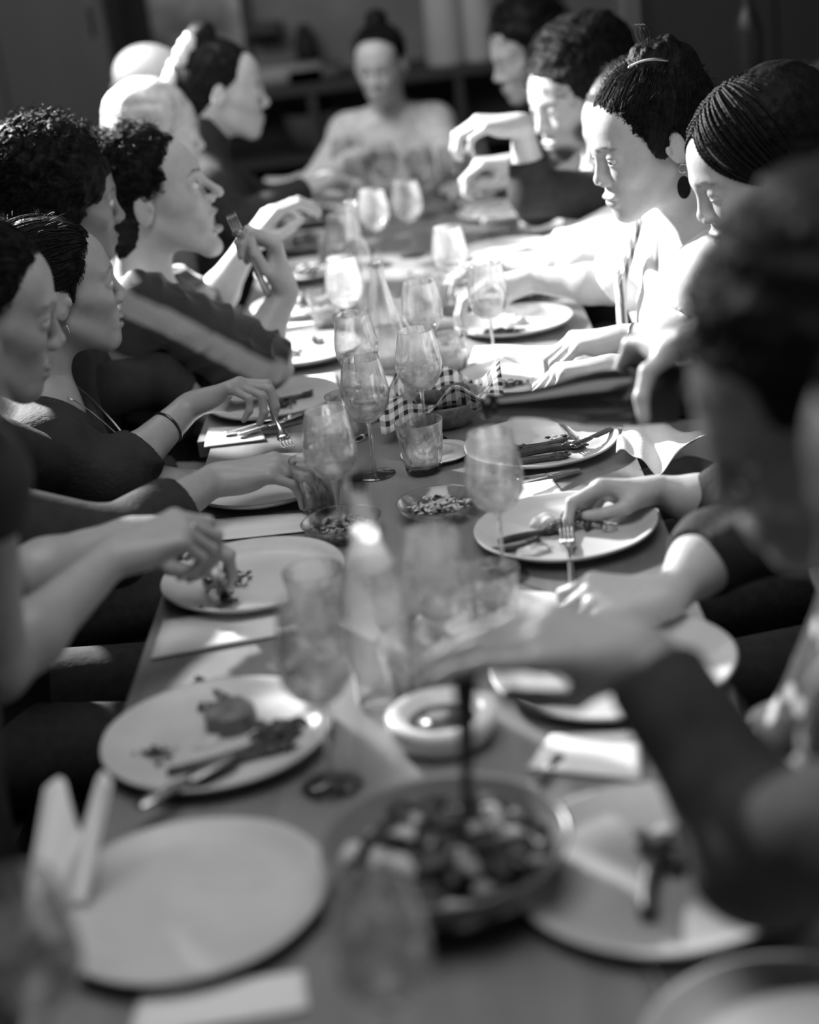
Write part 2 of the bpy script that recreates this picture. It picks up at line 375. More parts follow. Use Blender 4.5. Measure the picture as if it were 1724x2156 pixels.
def nails(): pass
def person(label, hp, look, body, s=1.05, tilt=(0, 0, 1), skin=None, hair='cap', hairm=None, cloth=None, vox=.004, arms=None, mouth=0, sleeve=2.0, neckhole=.075,
           lean=.06, group=None, fold=(), garment='sweater', beard=0, eyes=.55, legs=True, width=1., thick=.012, trousers=None, gaze=(0, 1, 0), hvox=None, nose=1., brow_v=.35, hide=False, elbow_flare=0, sleeve_r=1.0, seat=None, legdir=None, nocloth=False, turtle=False, slim=1.0, eo=1.0):
    skin = skin or SKIN; hairm = hairm or HAIR; H = np.array(hp, float); Rh = frame(look, tilt); b = unit((body[0], body[1], 0)); r = np.cross(b, (0, 0, 1)); z = np.array([0, 0, 1.])
    neck = H + Rh @ np.array([0, -.035, -.085])*s; N = neck - z*.085*s - b*.03*s
    seatp = np.array([N[0], N[1], 0]) - b*lean; seatp[2] = .52
    root = empty('person', (seatp[0], seatp[1], 0), label, 'person', group)
    S = Sculpt(); S.at(H, Rh, s); head(S, mouth, nose=nose, eo=eo)
    S.at((0, 0, 0))
    fit = slim
    S.cone(H + Rh @ np.array([0, -.028, -.035])*s, N + z*.01, .052*s*fit, .054*s, k=.03)
    sh = {+1: N + r*.155*s*width - z*.055*s, -1: N - r*.155*s*width - z*.055*s}
    S.cone(N - z*.02, sh[1], .05*s, .048*s, k=.04); S.cone(N - z*.02, sh[-1], .05*s, .048*s, k=.04)
    ch = N*.62 + seatp*.38; Rb = np.stack([r, b, z], 1)
    S.ell(N - z*.15*s + b*.0, (.145*s*width, .088*s, .17*s), R=Rb, k=.04)
    arm = {}
    arms = arms or {}
    for sd in (1, -1):
        a = dict(arms.get(sd) or {})
        if 'el' not in a:
            a['el'] = sh[sd] - z*.25*s + r*sd*.04 + b*.06; a['el'] = a['el'] - b*.04; a['wr'] = a['el'] + b*.19*s - z*.05 - r*sd*.06
        a['el'] = np.array(a['el']); a['wr'] = np.array(a['wr']); arm[sd] = a
        f = a.get('f'); f = unit(a['wr'] - a['el']) if f is None else unit(f)
        R0 = sh[sd] if 'sh' not in a else np.array(a['sh']); a['shp'] = R0
        S.at((0, 0, 0))
        S.cone(R0, a['el'], .043*s, .034*s, k=.03); S.cone(a['el'], a['el']*.72 + a['wr']*.28, .035*s, .037*s, k=.02); S.cone(a['el']*.72 + a['wr']*.28, a['wr'], .037*s, .0225*s, k=.02)
        a['tips'] = hand(S, a['wr'] + f*.005, f, a.get('pn', (0, 0, -1)), sd, a.get('curls', (30, 40, 25)), a.get('spread', 1), a.get('thumb', ((.75, .6, .35), (.95, .2, .35), (1, -.1, .3))), s*a.get('hs', .98), a.get('per'))
    me = S.mesh('body', vox)
    # skin colour patches
    bl = []
    def patch(c, rd, v, soft=.5): bl.append((H + Rh @ (np.array(c)*s), Rh @ np.diag(1/(np.array(rd)*s)), v, soft))
    patch((0, .098, -.0625 + mouth*.15), (.024, .012, .006), .55); patch((0, .096, -.0745 - mouth*.55), (.021, .012, .0075), .6)
    if mouth: patch((0, .078, -.068 - mouth*.2), (.019, .016, .01 + mouth*.5), .12, .4)
    for sx in (-1, 1):
        patch((sx*.016, .094, .0225), (.011, .014, .0042), brow_v, .5); patch((sx*.031, .090, .0255), (.014, .016, .0040), brow_v, .5); patch((sx*.045, .082, .022), (.009, .016, .0035), brow_v + .2, .6)
        patch((sx*.032, .091, .0068), (.0165, .008, .0022), .25, .5); patch((sx*.032, .091, -.003), (.015, .008, .0016), .6, .6)
        patch((sx*.032, .088, .010), (.018, .012, .006), .8, .7)
    if beard:
        patch((0, .075, -.095), (.050, .05, .034), beard, .35); patch((0, .100, -.053), (.030, .014, .0055), beard*.8, .4)
        for sx in (-1, 1): patch((sx*.052, .025, -.06), (.024, .045, .034), beard, .4)
        bl.append((H + Rh @ (np.array((0, .098, -.073))*s), Rh @ np.diag(1/(np.array((.019, .02, .006))*s)), .6, .4))
    tints(me, S.V, bl)
    link('body', me, skin, root)
    # eyes
    if eyes:
        for sx in (-1, 1):
            mb = MB(); rE = .0127; n = 16; g = unit(np.array(gaze, float) + 1e-6)
            Rg = frame(Rh @ g, Rh[:, 2])
            c = H + Rh @ (np.array((sx*.0315, .0785, .002))*s)
            vs = []; fs = []
            for j in range(13):
                for i in range(n):
                    th = math.pi*j/12; aa = 2*math.pi*i/n
                    q = np.array([math.sin(th)*math.cos(aa), math.cos(th), math.sin(th)*math.sin(aa)])*rE*s; vs.append(c + Rg @ q)
            for j in range(12):
                for i in range(n): fs.append((j*n + i, (j + 1)*n + i, (j + 1)*n + (i + 1) % n, j*n + (i + 1) % n))
            mb.add(vs, fs); o = mb.build('eye', [EYEW, IRIS], root); 
            for k_, pl in enumerate(o.data.polygons): pl.material_index = 1 if k_ < n*2 else 0
            o.data.materials[0] = EYEW
    # hair
    SH = Sculpt(); SH.at(H, Rh, s); extra = None
    hv = hvox or vox
    if hair != 'none':
        HAIRS[hair](SH, root, hairm, s)
        if SH.ops:
            mh = SH.mesh('hair', hv); link('hair', mh, hairm, root)
    # garment
    if not nocloth:
        G = Sculpt(); T = thick
        G.cone(N - z*.035 - b*.005, sh[1] + z*.002, .046*s + T, .052*s + T, k=.05); G.cone(N - z*.035 - b*.005, sh[-1] + z*.002, .046*s + T, .052*s + T, k=.05)
        G.ell(N - z*.16*s + b*.004, (.155*s*width + T, .098*s + T, .18*s), R=Rb, k=.05)
        G.cone(N - z*.22*s, seatp, .125*s + T, .145*s + T, k=.06, flat=(b, .78))
        for sd in (1, -1):
            a = arm[sd]; e, w_ = a['el'], a['wr']; q = a.get('sleeve', sleeve); sr = a.get('sr', sleeve_r)
            shp = a['shp']
            if q <= 1: G.cone(shp, shp + (e - shp)*q, .055*s*sr + T*.6, .047*s*sr + T*.6, k=.04, cap=1)
            else:
                G.cone(shp, e, .054*s + T*.5, .043*s*sr + T*.5, k=.04); G.cone(e, e + (w_ - e)*(q - 1), .043*s*sr + T*.5, (.046 - .017*(q - 1))*s*sr + T*.5, k=.02, cap=1)
        if turtle: G.cone(N - z*.02, neck + z*.03, .062*s, .058*s, k=.02, cap=1)
        elif neckhole: G.ell(N + b*.045 + z*.045, (neckhole*s, neckhole*1.05*s, neckhole*1.15*s), R=Rb, k=.012, sub=True)
        for fo in fold: G.disp(fo)
        mg_ = G.mesh(garment, max(vox, .0045)); link(garment, mg_, cloth, root)
    if legs:
        L = Sculpt(); ld = b if legdir is None else unit(legdir); tm = trousers or TROUSER
        for sd in (1, -1):
            hip = seatp + r*sd*.09; kn = hip + ld*.40 + r*sd*.03 - z*.03; an = kn - z*.42 - ld*.02
            L.cone(hip, kn, .085, .062, k=.03); L.cone(kn, an, .062, .045, k=.02)
        L.ell(seatp, (.17, .13, .10), R=Rb, k=.04)
        link('trousers', L.mesh('trousers', .012 if vox > .0035 else .009), tm, root)
        for sd in (1, -1):
            an = seatp + r*sd*.12 + ld*.38; an[2] = .0
            Q = Sculpt(); Rl = frame(ld); Q.at(an, Rl); Q.cone((0, -.05, .042), (0, .03, .042), .04, .045, k=.02); Q.cone((0, .03, .036), (0, .13, .032), .045, .032, k=.02, flat=((0, 0, 1), .8)); Q.ell((0, 0, -.10), (.5, .5, .1), k=0, sub=True)
            link('shoe', Q.mesh('shoe', .012), SHOE, root)
    return dict(root=root, H=H, Rh=Rh, s=s, N=N, b=b, r=r, arm=arm, sh=sh)
TROUSER = mat('dark_trouser', .03, .8, noise=.3, nscale=60, bump=.3)
SHOE = mat('shoe_leather', .02, .4)

# hair styles, in the head's own frame (x right, y face, z up)
def strands(root, S, m, gen, n, r=.0007, name='hair_strands', seg=10):
    cu = bpy.data.curves.new(name, 'CURVE'); cu.dimensions = '3D'; cu.bevel_depth = r; cu.bevel_resolution = 0; cu.use_fill_caps = False
    for i in range(n):
        p = np.array([S.w(q) for q in gen(i)]); sp = cu.splines.new('POLY'); sp.points.add(len(p) - 1)
        co = np.ones((len(p), 4)); co[:, :3] = p; sp.points.foreach_set('co', co.ravel())
    o = bpy.data.objects.new(name, cu); COL.objects.link(o); cu.materials.append(m); o.parent = root
    o.matrix_parent_inverse = Matrix.Translation(-Vector(root.location)); o['kind'] = 'stuff'; return o
def _comb(S, c, fr=150, amp=.0009):           # grooves running toward a gathering point c
    C = S.w(c); ax = S.R @ unit(c); u = unit(np.cross(ax, (.3, .1, 1))); v = np.cross(ax, u); g = wob(60, 1.0, 3)
    def f(P):
        q = P - C; th = np.arctan2(q @ v, q @ u); return amp*np.sin(th*fr*.35 + g(P)) + amp*.6*np.sin(th*fr*.8 + 2*g(P))
    S.disp(f)
_HL = np.array([(0, .070, .088), (.034, .068, .086), (.058, .052, .068), (.068, .034, .040), (.074, .018, .018), (.077, -.024, .012), (.072, -.045, -.020), (.05, -.075, -.045), (.0, -.09, -.055)])
def combed(S, root, m, g, n, rad, c=(0, -.022, .040), R=(.079, .100, .086), puff=.001, wig=.0015, name='hair_strands', stop=1.0, seg=14, lo=0.):
    """strands lying on the scalp from the hairline to a gathering point"""
    c = np.array(c); R = np.array(R); gd = unit((np.array(g) - c)/R)
    def gen(i):
        t = random.uniform(lo, len(_HL) - 1.001); k = int(t); p = _HL[k]*(1 - t + k) + _HL[k + 1]*(t - k); p = p.copy()
        if random.random() < .5: p[0] *= -1
        d0 = unit((p - c)/R); om = math.acos(max(-1, min(1, d0 @ gd))); ph = random.uniform(0, 6); off = puff + random.uniform(0, .0025); st = unit(np.cross(d0, gd))
        out = []; s0 = random.uniform(0, .35)
        for q in np.linspace(s0, min(stop, s0 + random.uniform(.5, 1)), seg):
            d = (math.sin((1 - q)*om)*d0 + math.sin(q*om)*gd)/max(math.sin(om), 1e-3); d = unit(d + st*wig*12*math.sin(ph + q*5)); out.append(c + d*(R + off))
        return out
    strands(root, S, m, gen, n, rad, name)
def _cap(S, puff=.0, low=-.05, front=.0, sides=.0):
    S.ell((0, -.022, .040), (.079 + puff, .100 + puff, .086 + puff), k=.01)
    S.cone((0, -.060, -.02), (0, -.055, low), .058, .045, k=.03)
    S.ell((0, .115 + front, -.012), (.085, .078, .082), k=.008, sub=True)
    for sx in (-1, 1): S.ell((sx*.080, .046, -.036), (.036, .058, .068), k=.008, sub=True); S.ell((sx*.090, -.008, -.008), (.022, .021, .035), k=.005, sub=True)
def fringe(root, S, m, n, lo=0., hi=5., L=(.008, .024), r=.00045, curl=.004, c=(0, -.022, .040)):
    c = np.array(c)
    def gen(i):
        t = random.uniform(lo, hi - .001); k = int(t); p = _HL[k]*(1 - t + k) + _HL[k + 1]*(t - k); p = p.copy(); p[0] *= random.choice((-1, 1)); d = unit((p - c)/np.array((.079, .1, .086))); p = c + d*np.array((.081, .101, .088))
        fwd = unit(np.array((0, 1., -.6)) - d*(np.array((0, 1., -.6)) @ d)); sd = np.cross(fwd, d); le = random.uniform(*L); ph = random.uniform(0, 6); p = p - fwd*random.uniform(.006, .018)
        return [p + fwd*le*u + sd*curl*(math.sin(ph + u*5) - math.sin(ph)) + d*(.0015 + .004*math.sin(u*3.1)) for u in np.linspace(0, 1, 8)]
    strands(root, S, m, gen, n, r, 'hair_wisps')
def h_up(S, root, m, s):
    _cap(S, .002, -.055); S.ell((0, -.045, .135), (.036, .036, .032), k=.012); S.disp(wob(180, .0022, 2)); _comb(S, (0, -.045, .12)); combed(S, root, m, (0, -.045, .13), 300, .0009)
    def gen(i):
        a = random.uniform(-2.6, 2.6); b_ = random.uniform(.1, .75); p0 = np.array([math.sin(a)*.078*math.cos(b_), -.02 + math.cos(a)*.09*math.cos(b_)*(.6 if abs(a) < 1 else 1), .045 + .08*math.sin(b_)])
        d = unit(p0 - np.array([0, 0, .03])); sd = unit(np.cross(d, (0, 0, 1)))*random.uniform(-.5, .5)
        return [p0 + d*t*.018 + sd*t*t*.02 + np.array([0, 0, .006*math.sin(t*3)]) for t in np.linspace(0, 1, 6)]
    strands(root, S, m, gen, 110, .00035)
def h_updo(S, root, m, s):                    # loose updo with a hoop of hair on the crown
    _cap(S, .006, -.05); S.ell((0, -.065, .100), (.062, .052, .045), k=.02); S.ell((.0, -.04, .128), (.036, .034, .026), k=.02)
    for i in range(9): a = i*.7; S.cone((.05*math.cos(a), -.055 + .045*math.sin(a), .115), (.03*math.cos(a + 1), -.05 + .03*math.sin(a + 1), .145), .010, .008, k=.006)
    for sx in (-1, 1): S.ell((sx*.070, .010, .018), (.012, .022, .038), k=.01)
    fringe(root, S, m, 420, L=(.012, .034), curl=.007)
    S.disp(wob(150, .003, 5)); _comb(S, (0, -.06, .13), 170, .0009); combed(S, root, m, (0, -.06, .13), 520, .0009, puff=.005, R=(.080, .101, .088), wig=.003)
    def gen(i):
        a = random.uniform(-3, 3); b_ = random.uniform(-.1, 1.2); p0 = np.array([math.sin(a)*.08*math.cos(b_), -.03 + math.cos(a)*.085*math.cos(b_), .045 + .085*math.sin(b_)])
        d = unit(p0 - np.array([0, -.02, .03])); sd = unit(np.cross(d, (0, .2, 1)))*random.uniform(-1, 1)
        return [p0 + d*(.02*math.sin(t*2.6)) + sd*t*.035 for t in np.linspace(0, 1, 8)]
    strands(root, S, m, gen, 260, .00045)
    strands(root, S, m, lambda i: [(.0 + (.017 + .002*i)*math.cos(t), -.045 + .006*i, .166 + (.017 + .002*i)*math.sin(t)) for t in np.linspace(0, 6.4, 26)], 3, .0009)
def h_afro(S, root, m, s):
    S.ell((0, -.03, .045), (.112, .118, .108), k=.01); S.cone((0, -.07, 0), (0, -.06, -.07), .08, .05, k=.03); S.ell((0, .125, -.02), (.085, .075, .088), k=.012, sub=True); S.disp(wob(140, .010, 1, 6)); S.disp(wob(300, .005, 9, 6))
    def gen(i):
        d = unit(rng.normal(size=3)); 
        if d[1] > .45 and d[2] < .5: d[1] *= -1
        p = np.array([0, -.03, .045]) + d*np.array([.104, .112, .102]); u = unit(np.cross(d, (0, .3, 1))); v = np.cross(d, u); R = random.uniform(.004, .008); ph = random.uniform(0, 6); L = random.uniform(.012, .032)
        return [p + d*(L*t) + R*(math.cos(ph + 9*t)*u + math.sin(ph + 9*t)*v) for t in np.linspace(0, 1, 12)]
    strands(root, S, m, gen, 1500, .0007, 'hair_curls')
def h_curly(S, root, m, s):                   # a man's thick wavy hair
    S.ell((0, -.028, .056), (.094, .106, .094), k=.01); S.cone((0, -.06, 0), (0, -.055, -.055), .062, .05, k=.03)
    S.ell((0, .125, -.022), (.086, .076, .086), k=.012, sub=True); S.disp(wob(110, .008, 4, 6)); S.disp(wob(260, .004, 8, 6))
    for sx in (-1, 1): S.ell((sx*.095, .01, -.03), (.02, .03, .05), k=.01, sub=True)
    def gen(i):
        d = unit(rng.normal(size=3) + np.array([0, -.1, .5]))
        p = np.array([0, -.028, .056]) + d*np.array([.088, .10, .088]); u = unit(np.cross(d, (0, .3, 1))); v = np.cross(d, u); R = random.uniform(.004, .010); ph = random.uniform(0, 6)
        return [p + d*(.022*math.sin(2.6*t)) + R*(math.cos(ph + 5*t)*u + math.sin(ph + 5*t)*v) for t in np.linspace(0, 1, 9)]
    strands(root, S, m, gen, 500, .0008, 'hair_curls')
def h_hood(S, root, m, s):                    # thick hair that hides the ears
    S.ell((0, -.050, .060), (.115, .125, .108), k=.02); h_curly(S, root, m, s)
    for sx in (-1, 1): S.cone((sx*.085, -.02, .05), (sx*.085, -.03, -.06), .045, .035, k=.02)
def h_curlybig(S, root, m, s):
    S.ell((0, -.050, .060), (.108, .122, .106), k=.02); h_curly(S, root, m, s)
def h_curlbun(S, root, m, s):                 # curls drawn back
    fringe(root, S, m, 420, L=(.008, .026), curl=.006)
    _cap(S, .006, -.07); S.ell((0, -.105, .060), (.055, .045, .055), k=.02); S.disp(wob(150, .006, 4, 6)); S.disp(wob(320, .003, 8, 6)); combed(S, root, m, (0, -.10, .06), 420, .0009, puff=.003, R=(.080, .101, .088), wig=.010)
    def gen(i):
        a = random.uniform(-3.1, 3.1); b_ = random.uniform(-.4, 1.3); p = np.array([math.sin(a)*.082*math.cos(b_), -.03 + math.cos(a)*.098*math.cos(b_), .045 + .09*math.sin(b_)])
        if p[1] > .035 and p[2] < .09: p[1] = -.10 - random.uniform(0, .03)
        d = unit(p - np.array([0, -.02, .03])); u = unit(np.cross(d, (0, .3, 1))); v = np.cross(d, u); R = random.uniform(.004, .008); ph = random.uniform(0, 6); L = random.uniform(.004, .022)
        return [p + d*(L*t) + R*(math.cos(ph + 8*t)*u + math.sin(ph + 8*t)*v) for t in np.linspace(0, 1, 11)]
    strands(root, S, m, gen, 750, .0008, 'hair_curls')
def h_short(S, root, m, s):
    fringe(root, S, m, 420)
    _cap(S, .004, -.06, .004); S.disp(wob(120, .004, 4, 6)); S.disp(wob(280, .002, 7))
    for sx in (-1, 1): S.cone((sx*.068, .018, .03), (sx*.0735, .012, -.008), .009, .003, k=.01)
    combed(S, root, m, (0, -.10, .03), 620, .0009, puff=.003, R=(.080, .101, .087), wig=.004)
    def gen(i):
        a = random.uniform(-3, 3); b_ = random.uniform(.0, 1.3); p0 = np.array([math.sin(a)*.082*math.cos(b_), -.022 + math.cos(a)*.098*math.cos(b_)*(.7 if abs(a) < 1 else 1), .045 + .088*math.sin(b_)])
        d = unit(p0 - np.array([0, 0, .03])); sd = unit(np.cross(d, (0, .2, 1)))*random.uniform(-1, 1)
        return [p0 + d*(.012*t) + sd*t*t*.02 for t in np.linspace(0, 1, 6)]
    strands(root, S, m, gen, 220, .0004)
def h_long(S, root, m, s):                    # a bob to the jaw
    _cap(S, .008, -.09); S.ell((0, -.05, -.03), (.082, .065, .09), k=.03)
    for sx in (-1, 1): S.cone((sx*.07, .01, .04), (sx*.075, .0, -.08), .024, .02, k=.02)
    S.disp(wob(110, .004, 4, 6)); _comb(S, (0, -.03, .13), 120, .001)
def h_bald(S, root, m, s):
    S.cone((0, -.085, .0), (0, -.07, -.03), .03, .028, k=.02)
    for sx in (-1, 1): S.cone((sx*.068, -.035, .0), (sx*.05, -.065, -.02), .014, .02, k=.02)
    S.disp(wob(200, .001, 4))
def h_braids(S, root, m, s):                  # many thin plaits drawn back over the ears
    S.ell((0, -.022, .040), (.084, .104, .090), k=.01); S.cone((0, -.060, -.02), (0, -.055, -.07), .062, .05, k=.03); S.ell((0, -.07, .05), (.080, .075, .080), k=.03)
    for sx in (-1, 1): S.ell((sx*.050, -.03, -.01), (.040, .050, .055), k=.02)
    S.ell((0, .115, -.012), (.085, .078, .082), k=.008, sub=True)
    for sx in (-1, 1): S.ell((sx*.085, .052, -.045), (.040, .052, .072), k=.008, sub=True)
    S.disp(wob(160, .002, 4))
    def gen(i):
        sx = 1 if i % 2 else -1; q = (i//2)/60; c = np.array((0, -.022, .040)); R = np.array((.086, .106, .092))
        th = .52 + q*1.9; d0 = unit((sx*.03, math.cos(th), math.sin(th))); E = np.array((.090, .012, -.030))*(1 - q) + np.array((.030, -.10, -.075))*q; E[0] *= sx; gd = unit((E - c)/R)
        om = math.acos(d0 @ gd); out = []
        for u in np.linspace(0, 1, 50):
            d = (math.sin((1 - u)*om)*d0 + math.sin(u*om)*gd)/math.sin(om); w_ = .0010*math.sin(u*170 + i); out.append(c + d*(R + .0015*((i//2) % 3) + w_) + np.array((0, (.003 + .005*math.sin(i*1.7))*math.sin(u*3.1)*(1 - q), 0)))
        return out
    strands(root, S, m, gen, 120, .0024, 'hair_braids')
HAIRS = dict(cap=h_short, up=h_up, updo=h_updo, afro=h_afro, curly=h_curly, hood=h_hood, curlybig=h_curlybig, curlbun=h_curlbun, short=h_short, long=h_long, bald=h_bald, braids=h_braids)

# ---------------------------------------------------------------- garments' cloth
def stripes(name, dark, light_, vec, scale, thr=.55, soft=.12, rough=.9):
    m = mat(name, dark, rough, bump=.5, bscale=260, sheen=.3); N = m.node_tree.nodes; L = m.node_tree.links
    tc = N.new('ShaderNodeTexCoord'); mp = N.new('ShaderNodeMapping'); mp.inputs['Rotation'].default_value = vec
    wv = N.new('ShaderNodeTexWave'); wv.inputs['Scale'].default_value = scale; wv.inputs['Distortion'].default_value = 1.2; wv.inputs['Detail'].default_value = 2; wv.inputs['Detail Scale'].default_value = 1.5
    mr = N.new('ShaderNodeMapRange'); mr.inputs['From Min'].default_value = thr; mr.inputs['From Max'].default_value = thr + soft; mr.inputs['To Min'].default_value = dark; mr.inputs['To Max'].default_value = light_
    L.new(tc.outputs['Object'], mp.inputs[0]); L.new(mp.outputs[0], wv.inputs[0]); L.new(wv.outputs['Fac'], mr.inputs[0]); L.new(mr.outputs[0], N['Principled BSDF'].inputs['Base Color']); return m
SWEATER = stripes('mohair_stripes', .03, .42, (.3, .9, .5), 2.9, .50, .35)  # real stripes, pale part widened to imitate the strongly lit shoulder
BLACK = mat('black_cotton', .016, .85, noise=.3, nscale=40, bump=.4, bscale=160)
BLACK2 = mat('black_rib', .022, .8, noise=.4, nscale=20, bump=.5, bscale=120)
DARK = mat('charcoal_wool', .035, .9, noise=.3, nscale=30, bump=.5, bscale=150)
WHITE = mat('white_cotton', .85, .8, bump=.3, bscale=120)
PALE = mat('pale_knit', .62, .9, noise=.22, nscale=45, bump=1.0, bscale=110)
DENIM = mat('dark_denim', .045, .8, noise=.5, nscale=90, bump=.5, bscale=200)
FLORAL = mat('floral_cotton', .30, .8, noise=0, nscale=34, dark=None)
_n = FLORAL.node_tree
def floral(m, a, b, sc):
    N = m.node_tree.nodes; L = m.node_tree.links; tc = N.new('ShaderNodeTexCoord'); v = N.new('ShaderNodeTexVoronoi'); v.inputs['Scale'].default_value = sc
    mr = N.new('ShaderNodeMapRange'); mr.inputs['From Min'].default_value = .25; mr.inputs['From Max'].default_value = .4; mr.inputs['To Min'].default_value = a; mr.inputs['To Max'].default_value = b
    L.new(tc.outputs['Object'], v.inputs['Vector']); L.new(v.outputs['Distance'], mr.inputs[0]); L.new(mr.outputs[0], N['Principled BSDF'].inputs['Base Color'])
floral(FLORAL, .5, .02, 30)
GREY = mat('grey_cotton', .12, .85, noise=.2, nscale=30, bump=.4)

def ring_(name, c, ax, R, r, m, parent, frac=1.0, start=0.0, squash=1.0):
    ax = unit(ax); u = unit(np.cross(ax, (.2, .3, 1))); v = np.cross(ax, u)
    pts = [np.array(c) + R*(math.cos(t)*u + squash*math.sin(t)*v) for t in np.linspace(start, start + 6.2832*frac, 30)]
    return MB().tube(pts, r, 7, upv=ax).build(name, m, parent)
SKIN_M = mat('skin_shaded', .36, .45, tint=True, noise=.05, nscale=60, bump=.12, bscale=120, sss=.1)  # darker skin copy; albedo lowered in place of dimmer light on near diners
GRIP = ((.80, .45, .55), (1, .05, .35), (1, -.25, .1))
PINCH = ((35, 55, 30), (45, 60, 35), (55, 70, 40), (60, 75, 45))

# ---------------------------------------------------------------- people on the left side of the table
# nearest arms, face out of the picture
L0 = person('person in short sleeves at the left, face out of frame, bare forearms over a plate', at(-230, 760, 1.62), (1, .2, -.35), (1, .25), s=1.04, skin=SKIN_M, hair='short', cloth=BLACK2, vox=.003, sleeve=.45,
    arms={-1: dict(el=at(30, 1225, 2.02), wr=at(268, 1128, 2.12), f=(1, .15, -.12), pn=(-.1, .2, -1), per=((30, 50, 25), (40, 55, 30), (50, 60, 30), (55, 60, 30)), thumb=GRIP),
          1: dict(sh=at(-60, 1010, 1.66), el=at(-10, 1410, 1.72), wr=at(238, 1172, 1.93), f=(1, .40, .16), pn=(.25, .35, -1), per=PINCH, thumb=GRIP, sleeve=.2)}, trousers=DENIM, lean=.02, hide=True, garment='tank_top', legdir=(1, .1, 0))
L1 = person('person in black at the left edge, cropped profile, hand over an empty plate', at(-48, 655, 2.34), (1, .30, -.30), (1, .15), s=1.10, skin=SKIN_M, hair='short', hairm=HAIR, cloth=BLACK, vox=.003, sleeve=1.9,
    arms={1: dict(el=at(230, 1150, 2.25), wr=at(452, 1010, 2.50), f=(1, .1, .05), pn=(0, .1, -1), per=((20, 35, 20), (22, 35, 20), (25, 38, 20), (30, 40, 22)), sleeve=1.55, sr=1.1),
          -1: dict(el=at(150, 1000, 2.75), wr=at(330, 1010, 2.80))}, fold=(folds((1, 0, 1), 60, .006, 2),), garment='shirt')
L2 = person('dark-haired person with a hoop earring, thin necklace and bracelet, lowering a fork', at(118, 612, 2.90), (1, .42, .02), (1, .25), s=1.06, skin=SKIN_M, hair='short', hairm=HAIR, cloth=BLACK2, vox=.003, sleeve=1.3,
    arms={1: dict(el=at(235, 1010, 2.72), wr=at(400, 855, 2.88), f=(1, .05, .30), pn=(.3, -.2, -1), per=((25, 60, 25), (35, 60, 25), (45, 62, 30), (50, 65, 30)), thumb=GRIP, sleeve=1.35, sr=1.15),
          -1: dict(el=at(330, 800, 3.2), wr=at(470, 890, 3.22), sleeve=1.4)}, fold=(folds((.6, -.3, 1), 70, .007, 5),), garment='top', mouth=.004, neckhole=.085)
L3 = person('person with a big afro leaning back between two neighbours, face half hidden', at(128, 425, 3.22), (1, .35, -.15), (1, .3), s=1.06, skin=SKIN_D, hair='afro', cloth=DARK, vox=.004, sleeve=1.8)
L4 = person('woman with curly hair and open mouth in a striped fuzzy sweater, elbow on table', at(322, 415, 3.42), (1, .02, .20), (.9, -.15), s=1.13, hair='curlbun', hairm=HAIR, cloth=SWEATER, vox=.0028, mouth=.030, sleeve=1.3, eyes=.6, gaze=(0, 1, .35),
    arms={1: dict(sh=at(300, 640, 3.27), el=at(532, 760, 3.27), wr=at(600, 612, 3.32), f=(-.08, .0, 1), pn=(-1, -.2, .1), per=((50, 75, 35), (55, 80, 40), (65, 80, 45), (70, 85, 45)), thumb=GRIP, sleeve=1.12, sr=1.55),
          -1: dict(el=at(440, 650, 3.72), wr=at(520, 520, 3.75), f=(.5, .2, .5), sleeve=1.1)}, fold=(folds((1, .1, -.9), 130, .011, 7), folds((.2, 1, .6), 90, .006, 9)), garment='sweater', thick=.014, nose=1.08, slim=.9, eo=1.4, neckhole=.10)
L5 = person('pale-haired person with a bob, mostly hidden behind the woman in the striped sweater', at(330, 282, 4.25), (1, .25, -.15), (1, .1), s=1.04, hair='long', hairm=HAIR_L, cloth=GREY, vox=.0055)
L6 = person('bald person seated far down the left side', at(328, 192, 4.85), (.9, .2, -.2), (1, .1), s=1.10, hair='bald', hairm=HAIR_G, cloth=DARK, vox=.0055)
L7 = person('person in a black turtleneck, topknot tied in a pale scrunchie', at(468, 192, 4.62), (1, .1, -.12), (1, .1), s=1.10, hair='up', hairm=HAIR, cloth=BLACK, vox=.0045, turtle=True,
    arms={1: dict(el=at(500, 470, 4.45), wr=at(640, 400, 4.6)), -1: dict(el=at(560, 430, 4.9), wr=at(650, 400, 4.9))})
# far end of the table
C0 = person('person in a pale knit sweater with a topknot, at the far table end', at(800, 138, 5.75), (-.22, -1, -.18), (-.05, -1), s=1.06, hair='up', hairm=HAIR, cloth=PALE, vox=.0045, sleeve=1.95, neckhole=.05, width=.88, thick=.020,
    arms={1: dict(el=at(672, 385, 5.55), wr=at(770, 330, 5.28), f=(.5, -.6, .3)), -1: dict(el=at(960, 350, 5.55), wr=at(880, 400, 5.25), f=(-.4, -.7, -.1))}, seat=1)
